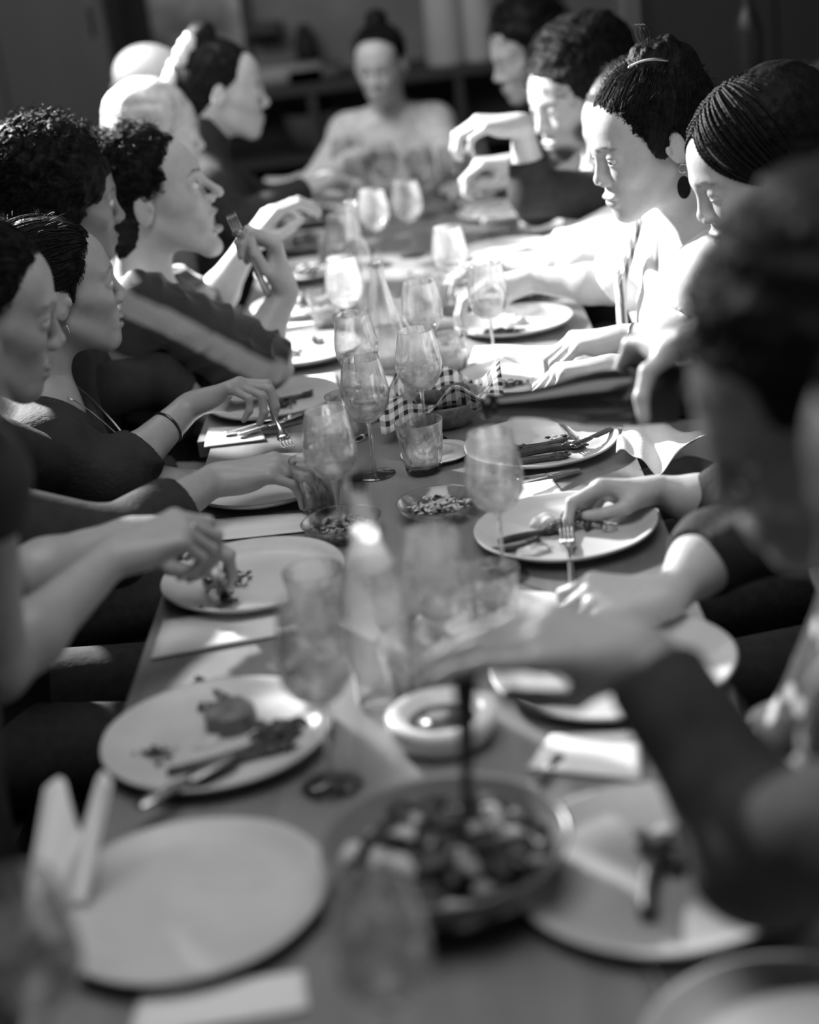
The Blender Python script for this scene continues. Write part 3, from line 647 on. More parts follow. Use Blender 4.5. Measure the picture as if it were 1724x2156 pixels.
# ---------------------------------------------------------------- right side, far to near
R7 = person('curly-haired person behind the bearded man, at the far right of the table', at(1112, 112, 5.0), (-1, -.35, -.28), (-1, -.1), s=1.08, hair='curly', cloth=DARK, vox=.0055)
R6 = person('bearded man in a black sweater with a hand raised before his mouth', at(1208, 205, 4.15), (-1, -.62, -.30), (-1, -.25), s=1.13, hair='curlybig', cloth=BLACK, vox=.0035, beard=.10, sleeve=1.55,
    arms={-1: dict(el=at(1120, 405, 4.0), wr=at(1098, 262, 3.98), f=(-1, -.1, .12), pn=(-.1, .2, -1), per=((35, 60, 30), (30, 55, 30), (30, 50, 30), (35, 50, 30)), sleeve=1.5),
          1: dict(el=at(1130, 430, 4.4), wr=at(1085, 345, 4.35), f=(-.7, -.2, .1), per=PINCH, thumb=GRIP, sleeve=1.7)}, brow_v=.15)
R5 = person('short grey-haired person in a white top, almost hidden by the woman with the updo', at(1330, 268, 3.72), (-1, -.12, -.30), (-1, -.1), s=1.04, hair='short', hairm=HAIR_G, cloth=WHITE, vox=.004, sleeve=1.2,
    arms={-1: dict(el=at(1215, 560, 3.62), wr=at(1060, 560, 3.72), f=(-1, .1, -.05), sleeve=1.05), 1: dict(el=at(1190, 530, 3.92), wr=at(1110, 535, 3.92), sleeve=1.2)})
R4 = person('woman with dark updo, hair clip and drop earring in a bright white blouse', at(1366, 296, 3.10), (-1, -.30, -.24), (-1, -.1), s=1.10, hair='updo', hairm=HAIR, cloth=WHITE, vox=.0028, sleeve=.75, neckhole=.10,
    arms={-1: dict(el=at(1440, 720, 2.93), wr=at(1318, 712, 2.98), f=(-1, .12, -.02), pn=(-.1, .1, -1), per=((35, 50, 30), (35, 52, 30), (38, 55, 30), (40, 55, 30)), sleeve=.72, sr=1.35),
          1: dict(el=at(1290, 600, 3.38), wr=at(1120, 590, 3.45), f=(-1, .1, 0), pn=(0, 0, -1), sleeve=.9, sr=1.3)}, fold=(folds((.3, -.5, 1), 60, .006, 3),), garment='blouse', gaze=(-.1, 1, -.45), nose=.96)
R3 = person('woman with thin black braids, eyes lowered, pouring from a dark bottle', at(1592, 352, 2.66), (-1, -.18, -.36), (-1, -.15), s=1.06, hair='braids', hairm=HAIR, skin=SKIN, cloth=GREY, vox=.003, sleeve=.6, gaze=(0, 1, -.8), eo=.45,
    arms={1: dict(sh=at(1700, 600, 2.56), el=at(1590, 640, 2.40), wr=at(1468, 716, 2.06), f=(-.50, .80, -.20), pn=(.0, -.25, -1), per=((48, 52, 35), (52, 55, 38), (55, 58, 40), (58, 58, 40)), thumb=((.25, .75, .55), (-.05, .45, .9), (-.15, .1, 1)), sleeve=.8, hs=1.0),
          -1: dict(el=at(1420, 830, 2.72), wr=at(1290, 775, 2.80), f=(-1, .1, .0), pn=(-.1, -.1, -1), per=PINCH, thumb=GRIP, sleeve=.8)}, fold=(folds((1, .2, .6), 70, .005, 4),), garment='blouse', nose=.95)
R2 = person('person in black hidden behind the blurred foreground head, fork over a white plate', at(1745, 640, 2.12), (-1, -.1, -.35), (-1, .0), s=1.04, hair='curly', cloth=BLACK, vox=.003, sleeve=1.3,
    arms={1: dict(el=at(1500, 1065, 2.32), wr=at(1392, 1035, 2.33), f=(-1, .05, .12), pn=(-.1, -.55, -1), per=((30, 50, 25), (48, 60, 30), (60, 70, 35), (65, 75, 40)), thumb=GRIP, sleeve=1.02),
          -1: dict(el=at(1500, 1160, 2.02), wr=at(1402, 1262, 1.93), f=(-1, .15, .05), pn=(-.1, .5, -1), per=PINCH, thumb=GRIP, sleeve=1.25)}, fold=(wob(50, .005, 2),))
R1 = person('blurred person in the right foreground, large downturned face and thick dark hair', at(1742, 838, 1.36), (-1, -.18, -.42), (-1, .1), s=1.12, hair='hood', skin=SKIN_D, cloth=FLORAL, vox=.0035, sleeve=1.7, neckhole=.08, garment='floral_shirt',
    arms={1: dict(el=at(1720, 1560, 1.55), wr=at(1600, 1560, 1.72)), -1: dict(el=at(1850, 1500, 1.2), wr=at(1760, 1600, 1.35))})
R0 = person('blurred arm of a person at the lower right holding a serving spoon', at(2080, 1000, .98), (-1, .35, -.4), (-1, .25), s=1.05, skin=SKIN_M, hair='short', cloth=DARK, vox=.0035, sleeve=1.9,
    arms={1: dict(sh=at(1900, 1750, 1.08), el=at(1610, 1790, 1.22), wr=at(1355, 1375, 1.38), f=(-1, .06, .27), pn=(-.1, .45, -1), per=((14, 18, 12), (17, 20, 12), (20, 22, 12), (24, 26, 14)), thumb=((.75, .4, .6), (1, 0, .3), (1, -.1, .1)), hs=1.0, sleeve=1.88, sr=1.25), -1: dict()}, fold=(wob(45, .008, 3), folds((1, .4, 1), 50, .008, 1)))
if not FASTTEST:
    # ornaments worn by them
    def local(P, p): return P['H'] + P['Rh'] @ (np.array(p)*P['s'])
    e = local(L2, (.083, -.008, -.048)); ring_('hoop_earring', e, (1, .3, .2), .0095, .0011, METAL, L2['root'])['label'] = 'thin silver hoop earring'
    e = local(R4, (-.084, -.010, -.043)); ring_('earring_wire', e, (0, 1, .2), .008, .0008, METAL, R4['root'])
    c = e + np.array([0, 0, -.034]); mb = MB(); mb.ball(c, (.0125, .003, .021), 28); o = mb.build('earring', HAIR, R4['root']); o['label'] = 'large dark oval drop earring'
    c = local(R4, (-.045, -.015, .117)); pts = [c + np.array([.045*math.cos(t)*-1, -.01, .022*math.sin(t)]) for t in np.linspace(.5, 2.4, 12)]
    MB().tube(pts, [.0015] + [.0032]*10 + [.0012], 8).build('hair_clip', METAL, R4['root'])['label'] = 'shiny curved metal hair clip'
    N_ = L2['N']; b_ = L2['b']; r_ = L2['r']
    pts = [N_ + r_*(.070*math.cos(t)) + b_*(.050 + .095*max(0, math.sin(t))) + np.array([0, 0, .005 - .125*max(0, math.sin(t))**1.3]) for t in np.linspace(.0, math.pi, 26)]
    MB().tube(pts, .0013, 6).build('necklace', METAL, L2['root'])
    a = L2['arm'][1]; p = a['el']*.30 + a['wr']*.70; ring_('bracelet', p, a['wr'] - a['el'], .0315, .0028, DMETAL, L2['root'])
    a = R4['arm'][-1]; ring_('bracelet', a['el']*.12 + a['wr']*.88, a['wr'] - a['el'], .029, .0016, DMETAL, R4['root'])
    # scrunchie of L7
    mb = Sculpt()
    for i in range(22):
        t = random.random(); sd = random.uniform(-.02, .065); mb.ell(local(L7, (sd, -.062 - .075*t, .136 - .125*t**1.2)), (.019, .019, .022), k=.004)
    mb.disp(wob(190, .004, 3))
    link('scrunchie', mb.mesh('scrunchie', .004), LINEN, L7['root'])['label'] = 'pale gathered scrunchie'
    # button at L1's cuff
    a = L1['arm'][1]; q = a['el'] + (a['wr'] - a['el'])*.45 + np.array([.005, -.045, .02]); MB().tube([q, q + np.array([0, -.004, .002])], .008, 14).build('cuff_button', METAL, L1['root'])
    # scarf of R4
    S_ = Sculpt(); n0 = R4['N']; bb = R4['b']; rr_ = R4['r']
    S_.chain([n0 + rr_*.07 + bb*.10 + np.array([0, 0, .01]), n0 + rr_*.05 + bb*.150 + np.array([0, 0, -.10]), n0 + rr_*.04 + bb*.155 + np.array([0, 0, -.24])], (.018, .024, .030), k=.01, flat=(bb, .35))
    S_.disp(folds(rr_, 420, .004, 2)); link('scarf', S_.mesh('scarf', .004), stripes('striped_scarf', .12, .6, (0, 0, 0), 22, .5, .1), R4['root'])['label'] = 'striped scarf hanging from the neck'

# ---------------------------------------------------------------- the room
def woodmat(name, a, b_, scale=1.2, rough=.5, stretch=(14, 1.0, 14), rot=0):
    m = mat(name, a, rough); N = m.node_tree.nodes; L = m.node_tree.links; tc = N.new('ShaderNodeTexCoord'); mp = N.new('ShaderNodeMapping'); mp.inputs['Scale'].default_value = stretch
    n = N.new('ShaderNodeTexNoise'); n.inputs['Scale'].default_value = scale; n.inputs['Detail'].default_value = 8; n.inputs['Roughness'].default_value = .65
    mr = N.new('ShaderNodeMapRange'); mr.inputs['From Min'].default_value = .3; mr.inputs['From Max'].default_value = .7; mr.inputs['To Min'].default_value = a; mr.inputs['To Max'].default_value = b_
    L.new(tc.outputs['Object'], mp.inputs[0]); L.new(mp.outputs[0], n.inputs['Vector']); L.new(n.outputs['Fac'], mr.inputs[0]); L.new(mr.outputs[0], N['Principled BSDF'].inputs['Base Color'])
    bp = N.new('ShaderNodeBump'); bp.inputs['Strength'].default_value = .12; bp.inputs['Distance'].default_value = .002; L.new(n.outputs['Fac'], bp.inputs['Height']); L.new(bp.outputs[0], N['Principled BSDF'].inputs['Normal'])
    return m
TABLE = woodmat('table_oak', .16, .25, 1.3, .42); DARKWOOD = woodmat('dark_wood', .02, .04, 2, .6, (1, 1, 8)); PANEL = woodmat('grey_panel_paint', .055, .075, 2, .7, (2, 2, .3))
WALLM = mat('plaster', .20, .9, noise=.35, nscale=2.2, bump=.1); FLOORM = woodmat('floor_boards', .03, .06, 1.0, .5, (6, .8, 6)); CEILM = mat('ceiling_paint', .25, .9)
def struct(name, mb, m, label=None):
    o = mb.build(name, m, smooth=False); o['kind'] = 'structure'
    if label: o['label'] = label
    return o
YB = 7.6
struct('floor', MB().box((0, 3.1, -.03), (5.2, 9.2, .06)), FLOORM)
struct('wall_back', MB().box((0, YB + .06, 1.5), (5.2, .12, 3.06)), WALLM)
struct('wall_left', MB().box((-2.66, 3.1, 1.5), (.12, 9.2, 3.06)), WALLM)
struct('wall_right', MB().box((2.66, 3.1, 1.5), (.12, 9.2, 3.06)), WALLM)
struct('ceiling', MB().box((0, 3.1, 3.06), (5.2, 9.2, .06)), CEILM)
struct('baseboard_back', MB().box((0, YB - .01, .05), (5.2, .02, .1)), DARKWOOD)
# tall grey cupboards at both sides
def cupboard(x0, x1, Y, h, label, n, m=PANEL):
    r = empty('cupboard', ((x0 + x1)/2, Y + .25, 0), label, 'cupboard'); MB().box(((x0 + x1)/2, Y + .25, h/2), (x1 - x0, .5, h)).build('body', m, r, smooth=False)
    w = (x1 - x0)/n
    for i in range(n):
        d = MB().box((x0 + w*(i + .5), Y - .012, h/2 + .03), (w - .012, .022, h - .1)).build('door', m, r, smooth=False)
        hd = MB().tube([(x0 + w*(i + .88), Y - .035, 1.25), (x0 + w*(i + .88), Y - .035, 1.45)], .006, 8).build('handle', DMETAL, d)
    return r
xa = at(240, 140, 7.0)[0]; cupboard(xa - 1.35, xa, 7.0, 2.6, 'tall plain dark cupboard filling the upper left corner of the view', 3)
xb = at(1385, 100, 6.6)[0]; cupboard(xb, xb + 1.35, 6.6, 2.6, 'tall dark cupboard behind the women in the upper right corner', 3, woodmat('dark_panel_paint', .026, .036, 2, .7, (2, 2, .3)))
# things on the back wall
def wallpt(x, y, d=0): return at(x, y, YB - d)
a = wallpt(236, 150); b_ = wallpt(292, -60); o = MB().box(((a[0] + b_[0])/2, YB - .04, (a[2] + b_[2])/2 + .08), (b_[0] - a[0] + .04, .07, b_[2] - a[2] + .05)).build('wall_screen', BLACK, smooth=False); tag(o, 'black upright panel hung beside the left cupboard', 'screen')
a = wallpt(300, 190); b_ = wallpt(500, -60); r = empty('poster', ((a[0] + b_[0])/2, YB, a[2]), 'large pale blotchy picture hung on the back wall', 'picture')
c_ = ((a[0] + b_[0])/2, YB - .02, (a[2] + b_[2])/2); PIC = mat('picture_print', .62, .6, noise=.5, nscale=4, dark=.10)
MB().box(c_, (b_[0] - a[0], .02, b_[2] - a[2])).build('print', PIC, r, smooth=False)
for dx in (-1, 1): MB().box((c_[0] + dx*(b_[0] - a[0])/2, YB - .025, c_[2]), (.02, .03, b_[2] - a[2] + .02)).build('frame_rail', DARKWOOD, r, smooth=False)
a = wallpt(520, 60); b_ = wallpt(595, 60); r = empty('wall_shelf', a, 'short dark bracket shelf on the back wall', 'shelf'); MB().box(((a[0] + b_[0])/2, YB - .10, a[2]), (b_[0] - a[0], .2, .035)).build('board', DARKWOOD, r, smooth=False)
MB().box((a[0] + .01, YB - .03, a[2] + .12), (.03, .05, .3)).build('bracket', DARKWOOD, r, smooth=False)
a = wallpt(645, 85); r = empty('wall_lamp', a, 'small unlit dark sconce on the back wall beside the far person', 'lamp'); MB().lathe([(.0, .08), (.03, .07), (.05, -.02), (.045, -.08), (0, -.085)], 20, (a[0], YB - .09, a[2])).build('shade', BLACK, r); MB().tube([(a[0], YB, a[2] - .02), (a[0], YB - .06, a[2] - .02)], .012, 8).build('arm', BLACK, r)
MB().tube([(a[0], YB - .02, a[2] - .06), (a[0] + .03, YB - .02, a[2] - .2), (a[0] + .06, YB - .02, a[2] - .32)], .008, 6).build('cord', BLACK, r)
# low sideboard with things on it
a = at(545, 185, 7.1); b_ = at(1080, 230, 7.1); zt = .66
r = empty('sideboard', ((a[0] + b_[0])/2, 7.3, 0), 'low dark sideboard with open shelves behind the far end of the table', 'sideboard')
cx_, wd = (a[0] + b_[0])/2, 1.9
MB().box((cx_, 7.32, .93), (wd, .5, .04)).build('top', DARKWOOD, r, smooth=False)
for z_ in (.06, .36, .64): MB().box((cx_, 7.32, z_), (wd - .04, .46, .03)).build('shelf', DARKWOOD, r, smooth=False)
for dx in (-1, -.33, .33, 1): MB().box((cx_ + dx*(wd/2 - .02), 7.32, .46), (.035, .48, .92)).build('upright', DARKWOOD, r, smooth=False)
for k, (x, w_, h_, v, lb) in enumerate(((600, .34, .07, .3, 'pale flat box lying on the sideboard top'), (670, .22, .05, .12, 'grey folded cloth on the sideboard beside the pale box'))):
    p = at(x, 190, 7.25); MB().box((p[0], 7.25, .95 + h_/2), (w_, .22, h_)).build('storage_box', mat('box_%d' % k, v, .8), smooth=True); tag(COL.objects[-1], lb, 'box')
for k, (x, z_, v, lb) in enumerate(((610, .375, .12, 'grey basket on the lower sideboard shelf at the left'), (660, .655, .05, 'dark crate on the upper sideboard shelf'))):
    p = at(x, 260, 7.2); mb = MB().lathe([(0, 0), (.10, 0), (.13, .16), (.12, .16), (.095, .01), (0, .01)], 24, (p[0], 7.25, z_ + .001)); o = mb.build('storage_basket', mat('bask_%d' % k, v, .9, bump=.5, bscale=50)); tag(o, lb, 'basket')
# three pale upright rolls
ROLL = mat('pale_card', .42, .8, noise=.06, nscale=5)
for k, (x, y0, y1, rad, lb) in enumerate(((950, 195, 60, .088, 'leftmost and widest of the three pale upright rolls on the sideboard'), (1020, 180, 40, .075, 'middle one of the three pale upright rolls on the sideboard'), (1068, 175, 95, .05, 'rightmost and shortest of the three pale upright rolls'))):
    p = at(x, y0, 7.05 + .1); h_ = (y0 - y1)/F*7.1*1.05; zb = .951
    mb = MB().lathe([(0, 0), (rad*.96, 0), (rad, .01), (rad*.92, h_ - .01), (rad*.88, h_), (rad*.3, h_), (rad*.28, h_ - .03), (0, h_ - .03)], 32, (p[0], 7.18, zb)); o = mb.build('paper_roll', ROLL); tag(o, lb, 'roll', 'rolls on the sideboard')
# curtain strip, bottles and glasses on the right
a = at(1355, 100, 7.4); mb = MB(); pts = []
vs = []; fs = []
for i in range(40):
    x = a[0] - .1 + .26*i/39; y = 7.42 + .03*math.sin(i*.9)
    vs += [(x, y, .1), (x, y, 2.6)]
for i in range(39): fs.append((2*i, 2*i + 2, 2*i + 3, 2*i + 1))
mb.add(vs, fs); o = mb.build('curtain', mat('curtain_cloth', .40, .9)); tag(o, 'narrow pale pleated curtain hanging behind the updo woman', 'curtain'); so = o.modifiers.new('th', 'SOLIDIFY'); so.thickness = .004
# right shelf with bottles
sx = at(1650, 190, 4.9); shz = sx[2] - .02
r = empty('side_shelf', (1.55, 4.9, 0), 'dark serving shelf at the right behind the woman with braids', 'shelf')
MB().box((sx[0] + .25, 4.9, shz - .02), (1.1, .36, .04)).build('board', DARKWOOD, r, smooth=False)
for dx in (-.27, .77): MB().box((sx[0] + dx, 4.9, (shz - .04)/2), (.05, .34, shz - .04)).build('support', DARKWOOD, r, smooth=False)
def bottle(c, h, R, m, label, neck=.013, axis=None, capm=None, group=None, lab=None, slope=False):
    root = empty('bottle', c, label, 'bottle', group); A = unit(axis if axis is not None else (0, 0, 1)); u = unit(np.cross(A, (.1, 1, .2))); v = np.cross(A, u); Rm = np.stack([u, v, A], 1)
    prof = [(0, .006), (R*.8, .004), (R*.97, .0), (R, .008), (R, h*.50), (R*.99, h*.54), (R*.90, h*.60), (R*.68, h*.67), (R*.47, h*.735), (neck*1.35, h*.80), (neck*1.1, h*.86), (neck, h*.94), (neck*1.0, h*.955), (neck*1.22, h*.957), (neck*1.22, h*.985), (neck*1.1, h*1.0), (neck*.8, h), (neck*.78, h*.97)]
    if slope: prof = [(0, .006), (R*.8, .004), (R*.97, .0), (R, .008), (R, h*.30), (R*.995, h*.42), (R*.95, h*.50), (R*.86, h*.57), (R*.73, h*.64), (R*.60, h*.71), (R*.50, h*.78), (R*.44, h*.85), (neck, h*.93), (neck, h*.95), (neck*1.15, h*.953), (neck*1.15, h*.99), (neck*.9, h), (neck*.78, h*.97)]
    def put(mb): mb.v = [tuple(np.array(c) + Rm @ np.array(q)) for q in mb.v]; return mb
    put(MB().lathe(prof, 36)).build('glass_body', m, root)
    if lab:
        rr_ = lambda q: float(np.interp(h*q, [p_[1] for p_ in prof[3:12]], [p_[0] for p_ in prof[3:12]])) + .0008
        put(MB().lathe([(rr_(lab[0] + (lab[1] - lab[0])*k/8), h*(lab[0] + (lab[1] - lab[0])*k/8)) for k in range(9)], 36)).build('label_glint_band', lab[2], root)
    if capm: put(MB().lathe([(0, h*.97), (neck*.75, h*.97), (neck*.85, h*1.02), (neck*.8, h*1.05), (0, h*1.055)], 24)).build('stopper', capm, root)
    return root
DGLASS = mat('dark_bottle_glass', .010, .16, spec=.6); DGLASS2 = mat('dark_bottle_matte', .02, .35)
px_ = at(1583, 180, 4.9); bottle((px_[0], 4.92, shz), .36, .040, DGLASS2, 'tall dark wine bottle standing on the right serving shelf')
for k, (x, lb) in enumerate(((1640, 'left stemless glass on the right serving shelf'), (1680, 'middle stemless glass on the right serving shelf'), (1715, 'right stemless glass on the right serving shelf at the frame edge'))):
    p = at(x, 190, 4.85); o = MB().lathe([(0, .004), (.028, .0), (.040, .03), (.042, .06), (.034, .10), (.033, .10), (.041, .06), (.038, .03), (.026, .006), (0, .008)], 28, (p[0], 4.85, shz)).build('stemless_glass', GLASS); tag(o, lb, 'glass', 'glasses on the serving shelf')
# benches
for x, lb in ((-.92, 'long dark wooden bench along the left side of the table'), (.86, 'long dark wooden bench along the right side of the table')):
    r = empty('bench', (x, 3.1, 0), lb, 'bench'); MB().box((x, 3.1, .405), (.42, 5.0, .04)).build('seat', DARKWOOD, r, smooth=False)
    for y in (.75, 3.1, 5.4):
        for dx in (-.16, .16): MB().box((x + dx, y, .1925), (.05, .05, .385)).build('leg', DARKWOOD, r, smooth=False)
r = empty('stool', (-.1, 6.0, 0), 'dark stool under the person at the far end', 'stool'); MB().lathe([(0, 0), (.18, 0), (.185, .03), (0, .035)], 28, (-.14, 5.95, .385)).build('seat', DARKWOOD, r)
for k in range(4): t = k*1.57 + .78; MB().tube([(-.14 + .17*math.cos(t), 5.95 + .17*math.sin(t), 0), (-.14 + .12*math.cos(t), 5.95 + .12*math.sin(t), .386)], .016, 8).build('leg', DARKWOOD, r)

# ---------------------------------------------------------------- the table
TX0, TX1, TY0, TY1 = -.452, .290, .45, 5.50
def table(y0, y1, x0, x1, label):
    r = empty('dining_table', ((x0 + x1)/2, (y0 + y1)/2, 0), label, 'table', 'tables set end to end')
    n = 5; w = (x1 - x0)/n
    bm = MB()
    for i in range(n):
        xx0, xx1 = x0 + i*w, x0 + (i + 1)*w
        g = .0; mb = MB().box(((xx0 + xx1)/2, (y0 + y1)/2, TZ - .0155), (w - g, y1 - y0, .031))
        o = mb.build('plank', TABLE, r, smooth=False); bv = o.modifiers.new('b', 'BEVEL'); bv.width = .0004; bv.segments = 1
    for x in (x0 + .05, x1 - .05):
        MB().box((x, (y0 + y1)/2, TZ - .075), (.025, y1 - y0 - .12, .085)).build('apron', TABLE, r, smooth=False)
        for y in (y0 + .1, y1 - .1): MB().box((x, y, (TZ - .032)/2), (.06, .06, TZ - .033)).build('leg', TABLE, r, smooth=False)
table(TY0, 2.94, TX0, TX1, 'long pale wooden table nearest the camera')
table(2.945, TY1, TX0 - .03, TX1 + .02, 'second wooden table continuing toward the far end')

# ---------------------------------------------------------------- crockery, cutlery, paper
def plate(c, R, label, m=None, rim=.022, rings=False, grp='dinner plates', foot=True, tilt=(0, 0)):
    m = m or CERAMIC; r = empty('plate', c, label, 'plate', grp)
    def fl(a, j, z): return .006*math.sin(a*3 + R*90) + .004*math.sin(a*7 + 1)
    prof = [(0, .004), (R*.58, .004), (R*.62, 0), (R*.66, .0), (R*.70, .006), (R*.90, rim*.55), (R*.985, rim*.86), (R, rim*.97), (R*.992, rim*1.08), (R*.965, rim*1.04), (R*.90, rim*.80), (R*.82, rim*.50), (R*.74, .0095), (R*.5, .0085)]
    if rings:
        for i in range(9): q = .48 - i*.05; prof.append((R*q, .0085 + (.0009 if i % 2 else 0)))
    prof.append((0, .0085))
    MB().lathe(prof, 72, (c[0], c[1], c[2]), flute=fl).build('dish', m, r)
    return r
def fork(A, B, label, up=(0, 0, 1), m=None, grp=None):
    """A = handle end, B = tine tips"""
    m = m or METAL; A, B = np.array(A, float), np.array(B, float); d = unit(B - A); L = np.linalg.norm(B - A); u = unit(np.cross(d, up)); w = np.cross(u, d)
    r = empty('fork', A, label, 'fork', grp)
    pts = [A + d*L*t + w*h_ for t, h_ in ((0, 0), (.05, 0), (.2, .001), (.45, .003), (.62, .005), (.70, .004), (.76, -.001), (.80, -.004))]
    MB().tube(pts, [.005, .0075, .0065, .004, .003, .005, .011, .0125], 10, flat=.28, upv=w).build('handle', m, r)
    for k in range(4):
        o = (k - 1.5)*.0058; q = [A + d*L*t + u*o*s_ + w*h_ for t, s_, h_ in ((.78, .8, -.003), (.84, 1, -.004), (.93, 1, -.001), (1.0, .95, .004))]
        MB().tube(q, [.0022, .0020, .0016, .0008], 6, flat=.8, upv=w).build('tine', m, r)
    return r
def knife(A, B, label, up=(0, 0, 1), m=None, grp=None):
    m = m or METAL; A, B = np.array(A, float), np.array(B, float); d = unit(B - A); L = np.linalg.norm(B - A); u = unit(np.cross(d, up)); w = np.cross(u, d); r = empty('knife', A, label, 'knife', grp)
    MB().tube([A + d*L*t for t in (0, .04, .2, .42, .46)], [.006, .009, .0078, .0062, .0045], 10, flat=.45, upv=w).build('handle', m, r)
    MB().tube([A + d*L*t + u*o for t, o in ((.45, 0), (.50, .001), (.75, .001), (.92, -.001), (1, -.005))], [.0045, .009, .0095, .008, .001], 8, flat=.09, upv=w).build('blade', m, r); return r
def spoon(A, B, label, up=(0, 0, 1), m=None, wd=1):
    m = m or METAL; A, B = np.array(A, float), np.array(B, float); d = unit(B - A); L = np.linalg.norm(B - A); u = unit(np.cross(d, up)); w = np.cross(u, d); r = empty('spoon', A, label, 'spoon')
    MB().tube([A + d*L*t for t in (0, .05, .3, .6, .74, .78)], [.007*wd, .009*wd, .006*wd, .004*wd, .004*wd, .006*wd], 10, flat=.35 if wd == 1 else .9, upv=w).build('handle', m, r)
    MB().tube([A + d*L*t + w*o for t, o in ((.76, 0), (.80, -.002), (.88, -.006), (.95, -.004), (1, 0))], [.004, .014, .021, .016, .003], 14, flat=.18, upv=w).build('bowl', m, r); return r
def sheet(P, label, th=.0012, m=None, name='paper_napkin', n=(14, 10), wav=.0015, fold=True, grp='paper napkins', z0=None, fn=None, cat='napkin', seed=0):
    """paper laid over four corners P (world x, y)"""
    m = m or PAPER; P = [np.array(p, float) for p in P]; g = wob(28, wav, seed + 3); vs = []; nx, ny = n
    for j in range(ny + 1):
        for i in range(nx + 1):
            u, v = i/nx, j/ny; q = P[0]*(1 - u)*(1 - v) + P[1]*u*(1 - v) + P[2]*u*v + P[3]*(1 - u)*v
            z = (q[2] if z0 is None else z0) + .0018 + wav + float(g(q[None])[0])
            if fold: z += .0016*math.exp(-((v - .5)/.03)**2)
            if fn: q = fn(u, v, q); z = q[2]
            vs.append((q[0], q[1], z))
    fs = [(j*(nx + 1) + i, j*(nx + 1) + i + 1, (j + 1)*(nx + 1) + i + 1, (j + 1)*(nx + 1) + i) for j in range(ny) for i in range(nx)]
    o = MB().add(vs, fs).build(name, m); s = o.modifiers.new('t', 'SOLIDIFY'); s.thickness = th; s.offset = 1; tag(o, label, cat, grp); return o
def quad(*pts): return [on(x, y) for x, y in pts]
def wineglass(c, h, label, level=.3, R=.041, lean=0, grp='wine glasses', seg=40, wine=WINE, gm=None):
    gm = gm or GLASS
    r = empty('wine_glass', c, label, 'glass', grp); s = h/.21; hs = .095*s; rb = R
    out = [(.0035, hs), (rb*.35, hs + .004), (rb*.72, hs + .016), (rb*.94, hs + .032), (rb, hs + .048), (rb*.97, hs + .066), (rb*.86, hs + .090), (rb*.76, h - .0015), (rb*.755, h)]
    inn = [(rb*.735, h), (rb*.73, h - .0015), (rb*.835, hs + .090), (rb*.94, hs + .066), (rb*.97, hs + .048), (rb*.905, hs + .0325), (rb*.68, hs + .0175), (rb*.30, hs + .0065), (0, hs + .005)]
    MB().lathe(out + inn, seg, c).build('bowl', gm, r)
    MB().lathe([(.0045, .004), (.0032, .012), (.0030, hs*.6), (.0036, hs - .004), (.0055, hs + .001)], 16, c).build('stem', TGLASS, r)
    MB().lathe([(0, .0), (.034, .0), (.0355, .0012), (.034, .0022), (.015, .0032), (.005, .0055), (0, .0055)], seg, c).build('foot', GLASS, r)
    if level:
        zt = hs + .006 + level*.095; pr = [(0, hs + .0056)]
        xs = [(rb*.30, hs + .0072), (rb*.665, hs + .018), (rb*.89, hs + .033), (rb*.955, hs + .048), (rb*.925, hs + .066), (rb*.82, hs + .09)]
        for q in xs:
            if q[1] < zt: pr.append(q); last = q
            else:
                t = (zt - pr[-1][1])/(q[1] - pr[-1][1]); pr.append((pr[-1][0] + t*(q[0] - pr[-1][0]), zt)); break
        pr.append((0, zt)); MB().lathe(pr, seg, c).build('wine', wine, r)
    return r
def tumbler(c, label, h=.090, rt=.041, rb=.029, level=.0, grp='tumblers'):
    r = empty('tumbler', c, label, 'glass', grp); n = 72
    def fl(a, j, z):
        if z < h*.10 or z > h*.72: return 0
        return -.10*abs(math.sin(a*4.5))**.5 + .03
    out = [(0, .0), (rb*.85, 0), (rb, .003)] + [(rb + (rt - rb)*t, h*t) for t in (.08, .12, .25, .4, .55, .68, .74, .80, .9, .985)] + [(rt*.995, h)]
    inn = [(rt*.945, h), (rt*.94, h*.98), (rt*.89, h*.78), (rb + (rt - rb)*.5 - .003, h*.5), (rb*.9, h*.16), (rb*.6, h*.12), (0, h*.12)]
    mb = MB().lathe(out, n, c, flute=fl); mb.lathe(inn, n, c); mb.lathe([(rt*.995, h), (rt*.945, h)], n, c); mb.build('cup', TGLASS, r)
    if level:
        zt = h*(.14 + level*.8); rr = lambda z: (rb*.88 + (rt*.93 - rb*.88)*(z/h - .14)/.84)
        MB().lathe([(0, h*.135), (rb*.86, h*.16), (rr(zt), zt), (0, zt)], n, c).build('water', WATER, r)
    return r
WATER = glassmat('water', .95, .8, 1.33, .0, .03)
def asparagus(c, ang, L, label, z=.012, m=None, grp='asparagus spears', rad=.0052):
    c = np.array((c[0], c[1], TZ + z + rad)); d = np.array([math.cos(ang), math.sin(ang), 0]); s = np.array([-d[1], d[0], 0]); r = empty('asparagus_spear', c, label, 'asparagus', grp); bend = random.uniform(-.012, .012)
    pts = [c + d*L*(t - .5) + s*bend*(1 - (2*t - 1)**2) for t in np.linspace(0, 1, 10)]
    MB().tube(pts, [rad*.9, rad, rad, rad*.98, rad*.95, rad*.92, rad*.95, rad*1.15, rad*.8, rad*.2], 10).build('stalk', m or ASP, r)
    mb = MB()
    for k in range(12):
        t = .66 + .30*k/12; a = k*2.4; q = c + d*L*(t - .5) + s*bend*(1 - (2*t - 1)**2); off = (s*math.cos(a) + np.array([0, 0, 1])*math.sin(a)); q = q + off*rad*.95
        mb.tube([q - d*.004, q, q + d*.007 + off*.001], [.0012, .0030, .0003], 5)
    mb.build('bud_scales', m or ASP, r); return r
